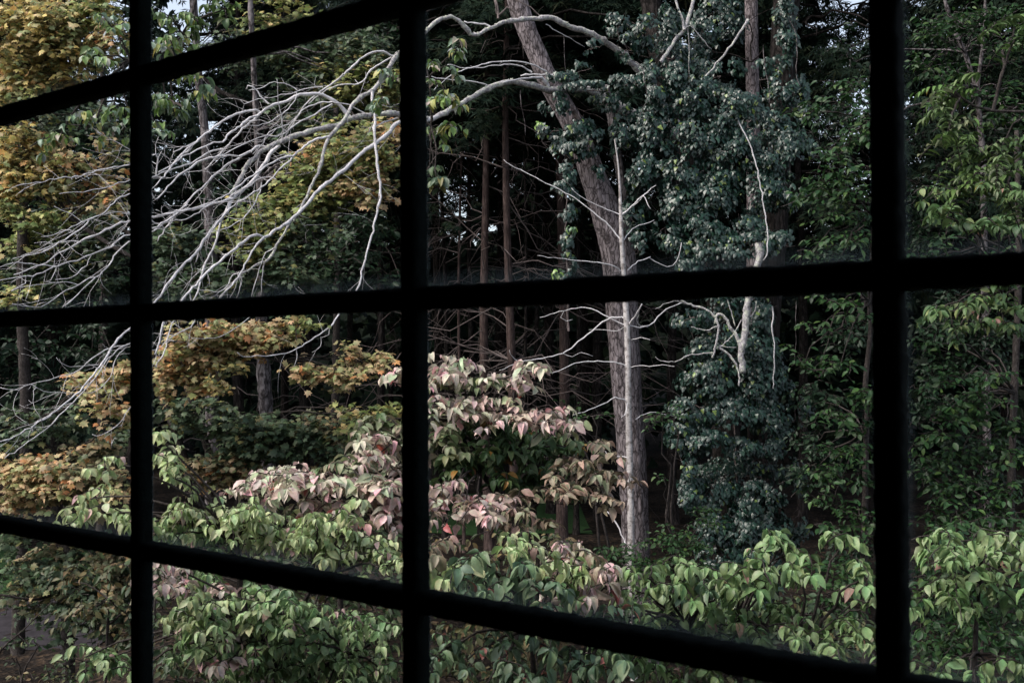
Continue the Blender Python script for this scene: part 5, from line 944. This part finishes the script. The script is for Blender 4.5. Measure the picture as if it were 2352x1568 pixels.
plant('tree_branch', 'small sprig of grey-green leaves beside the middle upright at the dead limb', 'branch', P(960, 120, 8.0),
 [[(930, 40, 8.2, 7), (960, 110, 8.1, 5), (985, 180, 8.0, 4), (990, 290, 8.0, 3), (985, 420, 8.0, 2)]],
 pp(7.9, K_near, [(1010, 150, 34, 10, .9), (1050, 120, 18, 7, .9), (1000, 200, 24, 14, .8), (1030, 215, 18, 7, .6), (1000, 250, 20, 12, .6), (1000, 300, 26, 10, .9), (1040, 300, 22, 8, .9), (985, 380, 10, 16, .6, K_mgr), (1000, 415, 18, 10, .8, K_mgr), (890, 180, 18, 24, .7), (880, 240, 14, 10, .5)]),
 'dog', L_dog, sprig_dog, 0.10, [(960, 110, 8.1), (985, 180, 8.0), (990, 290, 8.0)], n_ind=100, slen=0.26, dens=0.6, droop=0.8)

# right side
plant('beech_tree', 'green beech with pointed leaves between the ivy and the right upright', 'tree', P(1975, 1500, 9.6),
 [[(1990, 1560, 9.8, 18), (1985, 1300, 9.8, 16), (1990, 1000, 9.8, 13), (1988, 880, 9.8, 12), (2000, 760, 9.8, 11), (1998, 690, 9.8, 11), (2008, 500, 9.8, 10), (2010, 300, 9.8, 8), (2000, 150, 9.8, 6)]],
 pp(9.3, K_beech, [(1960, 210, 50, 18), (1990, 260, 30, 20), (1930, 300, 50, 16, .7), (1900, 240, 40, 14, .5), (1990, 330, 30, 16), (1900, 410, 60, 16), (1950, 400, 50, 16), (1880, 450, 40, 12, .9), (1960, 450, 50, 16), (1850, 460, 30, 10, .8), (1900, 500, 50, 12), (1950, 500, 44, 14), (1890, 545, 34, 12, .9), (1960, 550, 50, 14), (1880, 580, 24, 8, .8), (1980, 600, 30, 12, .8), (1930, 350, 50, 14, .6), (1850, 250, 24, 12, .4),
   (1940, 690, 44, 12), (1980, 720, 30, 10, .9), (1880, 750, 40, 10, .8), (1890, 830, 50, 12), (1850, 840, 34, 12, .9), (1920, 850, 34, 10, .9), (1950, 920, 40, 14), (1990, 910, 24, 16), (1920, 960, 44, 14, .9), (1970, 970, 40, 14), (1960, 1030, 50, 16), (1900, 1010, 34, 12, .7), (1930, 1080, 50, 14, .9), (1980, 1120, 40, 16, .9), (1920, 1150, 50, 14, .9), (1970, 1180, 40, 14), (1930, 1210, 44, 14, .7), (1990, 1230, 24, 16, .8), (1910, 1320, 50, 14), (1960, 1320, 44, 16), (1930, 1370, 44, 14, .9), (1990, 1360, 24, 16, .9), (1880, 1400, 40, 14, .8), (1930, 1410, 40, 14, .7)]) +
 pp(10.6, K_bshade, [(1930, 260, 60, 30, .6), (1940, 780, 60, 30, .8), (1900, 900, 60, 30, .8), (1880, 1080, 50, 40, .8), (1950, 1260, 60, 30, .7), (1860, 1000, 40, 40, .6), (1900, 650, 50, 30, .6), (1930, 600, 60, 30, .7)]),
 'beech', L_green, sprig_flat, 0.085, [(1990, 1000, 9.8), (1998, 690, 9.8), (2008, 500, 9.8), (2010, 300, 9.8), (1985, 1300, 9.8)], slen=0.42, dens=0.85, droop=0.5)
plant('beech_tree', 'dense dark green beech filling the far right pane', 'tree', P(2260, 1500, 10.5),
 [[(2310, 1560, 10.8, 22), (2320, 1200, 10.8, 18), (2330, 900, 10.8, 16), (2340, 600, 10.8, 14), (2335, 300, 10.8, 10)]],
 pp(10.0, K_beech, [(2150, 790, 34, 12, .7), (2250, 900, 60, 16), (2190, 870, 50, 14, .9), (2290, 860, 50, 16), (2240, 950, 60, 14), (2160, 960, 40, 14), (2160, 1000, 44, 14), (2200, 1040, 50, 14), (2310, 980, 40, 20, .9), (2160, 1070, 44, 14), (2220, 1100, 40, 14, .8), (2320, 1050, 34, 24, .9), (2170, 1130, 50, 16), (2150, 1180, 44, 14), (2240, 1170, 60, 14, .7), (2310, 1130, 44, 20), (2300, 1190, 44, 14), (2200, 1200, 50, 10), (2180, 1440, 60, 14, .9), (2260, 1420, 60, 14, .9), (2330, 1450, 30, 20, .9), (2180, 1490, 60, 14), (2300, 1480, 44, 14), (2250, 1460, 50, 12, .8),
   (2150, 590, 40, 12), (2230, 610, 60, 12), (2310, 600, 44, 14), (2160, 550, 40, 14, .8)]) +
 pp(11.6, K_bshade, [(2160, 760, 60, 30), (2250, 760, 70, 30), (2180, 850, 80, 30), (2280, 820, 70, 30), (2160, 930, 60, 30), (2250, 1030, 80, 30), (2180, 700, 50, 20, .7), (2240, 1120, 80, 30), (2150, 1080, 50, 30), (2200, 1300, 100, 50, .7), (2300, 1380, 60, 40, .7), (2150, 1400, 60, 40, .7)]),
 'beech', L_green, sprig_flat, 0.088, [(2330, 900, 10.8), (2340, 600, 10.8), (2320, 1200, 10.8)], slen=0.45, dens=0.85, droop=0.45)
plant('tall_tree', 'tall tree with a slender forked pale stem high in the far right pane', 'tree', P(2245, 1400, 13.5),
 [[(2275, 1440, 13.6, 20), (2265, 900, 13.6, 17), (2258, 400, 13.6, 14), (2252, 300, 13.6, 13), (2245, 220, 13.6, 12), (2232, 170, 13.6, 11), (2215, 120, 13.6, 10), (2192, 70, 13.6, 10), (2170, 0, 13.6, 8), (2150, -100, 13.6, 6)], [(2245, 215, 13.5, 8), (2250, 160, 13.5, 8), (2258, 100, 13.5, 7), (2262, 40, 13.5, 6), (2265, -60, 13.5, 5)]],
 pp(12.6, K_beech, [(2140, 60, 50, 24, .8), (2200, 40, 60, 24, .8), (2270, 50, 60, 24, .7), (2330, 40, 40, 24, .8), (2150, 130, 50, 20, .7), (2140, 180, 40, 20, .7), (2300, 120, 60, 24, .7), (2190, 160, 40, 16, .7), (2310, 190, 50, 20, .7), (2190, 220, 40, 16, .6), (2310, 260, 50, 20, .6), (2150, 240, 40, 16, .6)]) +
 pp(14.4, K_bshade, [(2180, 90, 90, 40, .6), (2290, 100, 80, 40, .6), (2180, 300, 100, 50, .7), (2300, 330, 80, 50, .7), (2180, 430, 80, 50, .8), (2290, 470, 80, 40, .8), (2150, 520, 60, 40, .8), (1950, 120, 60, 60, .35), (1900, 340, 60, 40, .5)]),
 'beech', L_green, sprig_flat, 0.105, [(2245, 220, 13.6), (2258, 400, 13.6), (2215, 120, 13.6)], n_ind=200, slen=0.5, dens=0.75, droop=0.4, bark_=M_palebark)
def compound(lv, tw, p0, p1, size, pal, **kw):
    """long leaf stalk carrying paired narrow leaflets"""
    L = (p1-p0).length; n = max(5, int(L/(size*0.33))); c = arc(p0, p1, 0.10, n, 0.01); tw.tube(c, np.linspace(0.003, 0.0012, n+1), 3)
    pl = pal()
    for i in range(1, n+1):
        t_ = (c[i]-c[i-1]).normalized(); side = t_.cross(UP).normalized() if t_.cross(UP).length > .1 else Vector((1, 0, 0))
        for sg in ((-1, 1) if i < n else (0,)):
            d = t_*0.7 + side*sg - UP*rnd.uniform(0.15, 0.7); lv.add(c[i], d.normalized(), UP + rv(0.25), size*rnd.uniform(0.8, 1.1)*(1-0.3*i/n), pl if rnd.random() < 0.7 else pal())
plant('walnut_branch', 'near walnut branch with long rows of yellow-green leaflets in the far right pane', 'branch', P(2420, 260, 4.6),
 [[(2480, 270, 4.6, 9), (2352, 257, 4.6, 7), (2280, 255, 4.6, 6), (2240, 245, 4.6, 5), (2205, 222, 4.6, 4), (2170, 205, 4.6, 3)], [(2480, 400, 4.7, 5), (2352, 270, 4.7, 4), (2290, 360, 4.7, 3), (2230, 430, 4.7, 2)]],
 pp(4.6, K_comp, [(2170, 205, 34, 8, 1.6), (2150, 230, 30, 8, 1.4), (2200, 270, 36, 8, 1.6), (2170, 300, 30, 10, 1.3), (2250, 340, 40, 12, 1.3), (2220, 390, 40, 12, 1.4), (2280, 410, 40, 16, 1.2), (2200, 440, 40, 12, 1.2), (2330, 460, 24, 16, 1.2), (2300, 330, 34, 12, 1), (2340, 60, 24, 10, 1.4), (2330, 100, 20, 8, 1)]),
 'long', L_green, compound, 0.070, [(2280, 255, 4.6), (2290, 360, 4.7), (2205, 222, 4.6)], n_ind=300, slen=0.30, dens=1.6)
plant('cherry_branch', 'near spray of mid green leaves with a few pink ones in the far right pane', 'branch', P(2420, 640, 5.6),
 [[(2480, 600, 5.6, 9), (2380, 640, 5.6, 7), (2300, 680, 5.6, 5), (2230, 710, 5.6, 4), (2140, 715, 5.6, 2)]],
 pp(5.5, K_right, [(2150, 710, 24, 7, .9), (2200, 720, 34, 9), (2240, 690, 40, 10), (2280, 700, 40, 12), (2320, 690, 34, 14), (2260, 740, 34, 10), (2330, 730, 24, 12), (2190, 760, 20, 8, .8), (2300, 660, 34, 8), (2310, 760, 24, 8, .7), (2170, 500, 34, 14, .7), (2230, 520, 40, 12, .8), (2300, 540, 40, 12, .9), (2150, 440, 20, 14, .7), (2330, 420, 20, 16, .7), (2300, 500, 34, 12, .7)]),
 'dog', L_green, sprig_dog, 0.078, [(2380, 640, 5.6), (2300, 680, 5.6)], n_ind=300, slen=0.24, dens=0.85, droop=0.6)
plant('low_shrub', 'low small-leaved green shrub at the foot of the ivy beside the birch stem', 'shrub', P(1540, 1480, 9.8),
 [[(1560, 1540, 10, 9), (1550, 1400, 10, 7), (1545, 1300, 10, 5)], [(1420, 1540, 10, 8), (1410, 1400, 10, 6), (1405, 1310, 10, 4)]],
 pp(9.8, K_beech, [(1400, 1270, 40, 10), (1380, 1300, 40, 12), (1430, 1300, 30, 10), (1520, 1250, 40, 12), (1560, 1220, 40, 14), (1500, 1280, 40, 14), (1580, 1260, 40, 16), (1550, 1300, 50, 16), (1620, 1180, 20, 24, .8), (1600, 1300, 50, 20, .8), (1450, 1330, 50, 16, .8), (1350, 1340, 60, 16, .8), (1520, 1105, 28, 6, .7), (1370, 945, 44, 6, .8), (1300, 935, 34, 6, .6), (1510, 950, 44, 6, .8), (1560, 945, 30, 6, .7), (1440, 1260, 24, 10, .8)]),
 'beech', L_green, sprig_flat, 0.062, [(1550, 1400, 10), (1410, 1400, 10), (1545, 1300, 10), (1405, 1310, 10)], slen=0.32, dens=0.75, droop=0.3)
# darker broadleaf crowns standing farther back on the left and right
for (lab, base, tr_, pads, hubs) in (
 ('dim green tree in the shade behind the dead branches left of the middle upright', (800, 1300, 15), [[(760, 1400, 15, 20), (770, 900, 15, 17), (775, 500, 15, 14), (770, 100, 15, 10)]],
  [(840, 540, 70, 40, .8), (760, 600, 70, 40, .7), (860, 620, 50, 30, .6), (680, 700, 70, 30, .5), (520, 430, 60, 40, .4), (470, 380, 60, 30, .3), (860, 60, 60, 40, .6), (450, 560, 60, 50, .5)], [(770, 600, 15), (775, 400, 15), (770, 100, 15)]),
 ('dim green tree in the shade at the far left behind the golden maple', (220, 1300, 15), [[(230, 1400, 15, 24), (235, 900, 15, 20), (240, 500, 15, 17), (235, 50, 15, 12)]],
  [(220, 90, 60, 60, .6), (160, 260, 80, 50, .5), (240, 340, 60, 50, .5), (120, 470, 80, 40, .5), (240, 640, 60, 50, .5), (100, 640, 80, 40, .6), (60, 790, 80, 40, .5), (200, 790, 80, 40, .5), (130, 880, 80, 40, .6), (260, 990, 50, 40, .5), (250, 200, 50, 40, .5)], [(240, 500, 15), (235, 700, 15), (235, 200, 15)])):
    plant('shade_tree', lab, 'tree', P(*base), tr_, pp(13.8, K_bshade, pads), 'beech', L_green, sprig_flat, 0.12, hubs, n_ind=60, slen=0.55, dens=0.8, droop=0.4)
pt = thing('pale_tree', P(480, 1400, 14), 'pale barked trunk seen between the dead branches left of centre', 'tree')
s_ = spline([(*P(u, v, 14.0), w*0.5*14/FPX) for u, v, w in [(490, 1420, 38), (488, 900, 32), (485, 600, 30), (482, 500, 26), (478, 430, 22), (470, 300, 19), (458, 200, 18), (452, 120, 17), (440, -50, 18)]], 0.1)
barked_tube(s_, 20, 0.03, M_palebark, 'trunk', pt)

# undergrowth behind the dogwoods
def grid_pads(u0, u1, v0, v1, Z, pal, nu, nv, q=0.8):
    return [(u0+(u1-u0)*(i+.5)/nu + rnd.uniform(-20, 20), v0+(v1-v0)*(j+.5)/nv + rnd.uniform(-15, 15), (u1-u0)/nu*0.62, (v1-v0)/nv*0.5, Z + rnd.uniform(-.5, .5), pal, q) for i in range(nu) for j in range(nv)]
K_under = Pal((4, (.035, .06, .028)), (3, (.055, .085, .035)), (1, (.11, .10, .045)), n=7)
K_umix = Pal((3, (.10, .10, .045)), (2, (.16, .12, .06)), (3, (.05, .075, .032)), n=7)
for lab, u0, u1, v0, v1, Z, pal, nu, nv in (
  ('shaded undergrowth shrub behind the pale green dogwood', 350, 930, 1180, 1590, 7.4, K_under, 6, 5),
  ('olive and russet undergrowth shrub below the pink dogwood by the middle upright', 985, 1330, 1215, 1590, 7.6, K_umix, 4, 4),
  ('shaded undergrowth shrub behind the yellow-green dogwood', 1430, 2010, 1360, 1600, 7.2, K_under, 6, 3),
  ('green undergrowth shrub behind the dogwood at the bottom of the far right pane', 2100, 2420, 1180, 1600, 7.6, K_beech, 3, 5),
  ('olive undergrowth shrub beside the drive at the bottom left', 150, 350, 1290, 1460, 8.4, K_umix, 2, 2)):
    um = (u0+u1)/2
    plant('undergrowth_shrub', lab, 'shrub', P(um, 1560, Z+0.2), [[(um, 1900, Z+.2, 12), (um-10, 1650, Z+.2, 9), (um, (v0+v1)/2, Z+.2, 6)], [(um+60, 1900, Z+.2, 10), (um+90, 1600, Z+.2, 7), (um+110, (v0+v1)/2-40, Z+.2, 4)]],
     grid_pads(u0, u1, v0, v1, Z, pal, nu, nv), 'beech', L_green, sprig_flat, 0.085, [(um, (v0+v1)/2, Z+.2), (um+110, (v0+v1)/2-40, Z+.2), (um-10, 1650, Z+.2)], n_ind=60, slen=0.4, dens=0.5, droop=0.6)

plant('undergrowth_shrub', 'sparse dark shrub on the bare ground in the bottom left corner', 'shrub', P(60, 1600, 7.0), [[(60, 1700, 7, 8), (50, 1560, 7, 5), (90, 1480, 7, 3)], [(90, 1700, 7, 7), (150, 1560, 7, 4)], [(0, 1700, 7, 7), (-10, 1520, 7, 5), (60, 1440, 7, 3), (120, 1380, 7, 2)]],
  [(40, 1500, 60, 30, 7, K_under, .35), (140, 1540, 60, 30, 7, K_under, .4), (60, 1560, 70, 20, 7, K_umix, .4)], 'beech', L_green, sprig_flat, 0.05, [(50, 1560, 7), (150, 1560, 7)], n_ind=60, slen=0.3, dens=0.5, droop=0.4)

# dark living limbs crossing behind the dead ones in the left panes
dk = thing('bare_tree', P(560, 300, 12.6), 'dark bare limbs of a living tree crossing behind the dead branches at the upper left', 'tree')
for pts, w0, w1 in ((F1([(1250, 520), (1120, 470), (1040, 430), (980, 380), (930, 330), (880, 280)]), 14, 7), (F2([(770, 230), (760, 150), (770, 90), (800, 20)]), 6, 4), (F2([(720, 380), (710, 470), (680, 520), (640, 600)]), 8, 5),
  (F2([(1050, 870), (1000, 1000), (960, 1100), (930, 1220), (870, 1310), (800, 1380)]), 6, 4), (F1([(1160, 20), (1060, 110), (960, 200), (880, 235), (750, 238)]), 3.5, 2), (F1([(1240, 10), (1120, 120), (1000, 180), (930, 260)]), 3, 2), (Fa([(935, 950), (830, 880), (740, 830), (640, 790), (560, 720), (480, 690), (350, 560), (250, 430), (100, 300)]), 9, 3), (Fa([(440, 1150), (330, 1060), (220, 1000), (120, 900), (0, 820)]), 4, 2), (Fa([(360, 720), (330, 600), (240, 470), (180, 360), (60, 300)]), 3, 1.5),
  (F1([(110, 490), (90, 400), (50, 330), (30, 250)]), 4, 2), (F1([(100, 470), (160, 380), (200, 300)]), 3, 1.5)):
    m = MB(); traced(m, pts, w0, w1, lambda u: 12.2, 0.3, 6); m.build('limb', M_dark, dk)
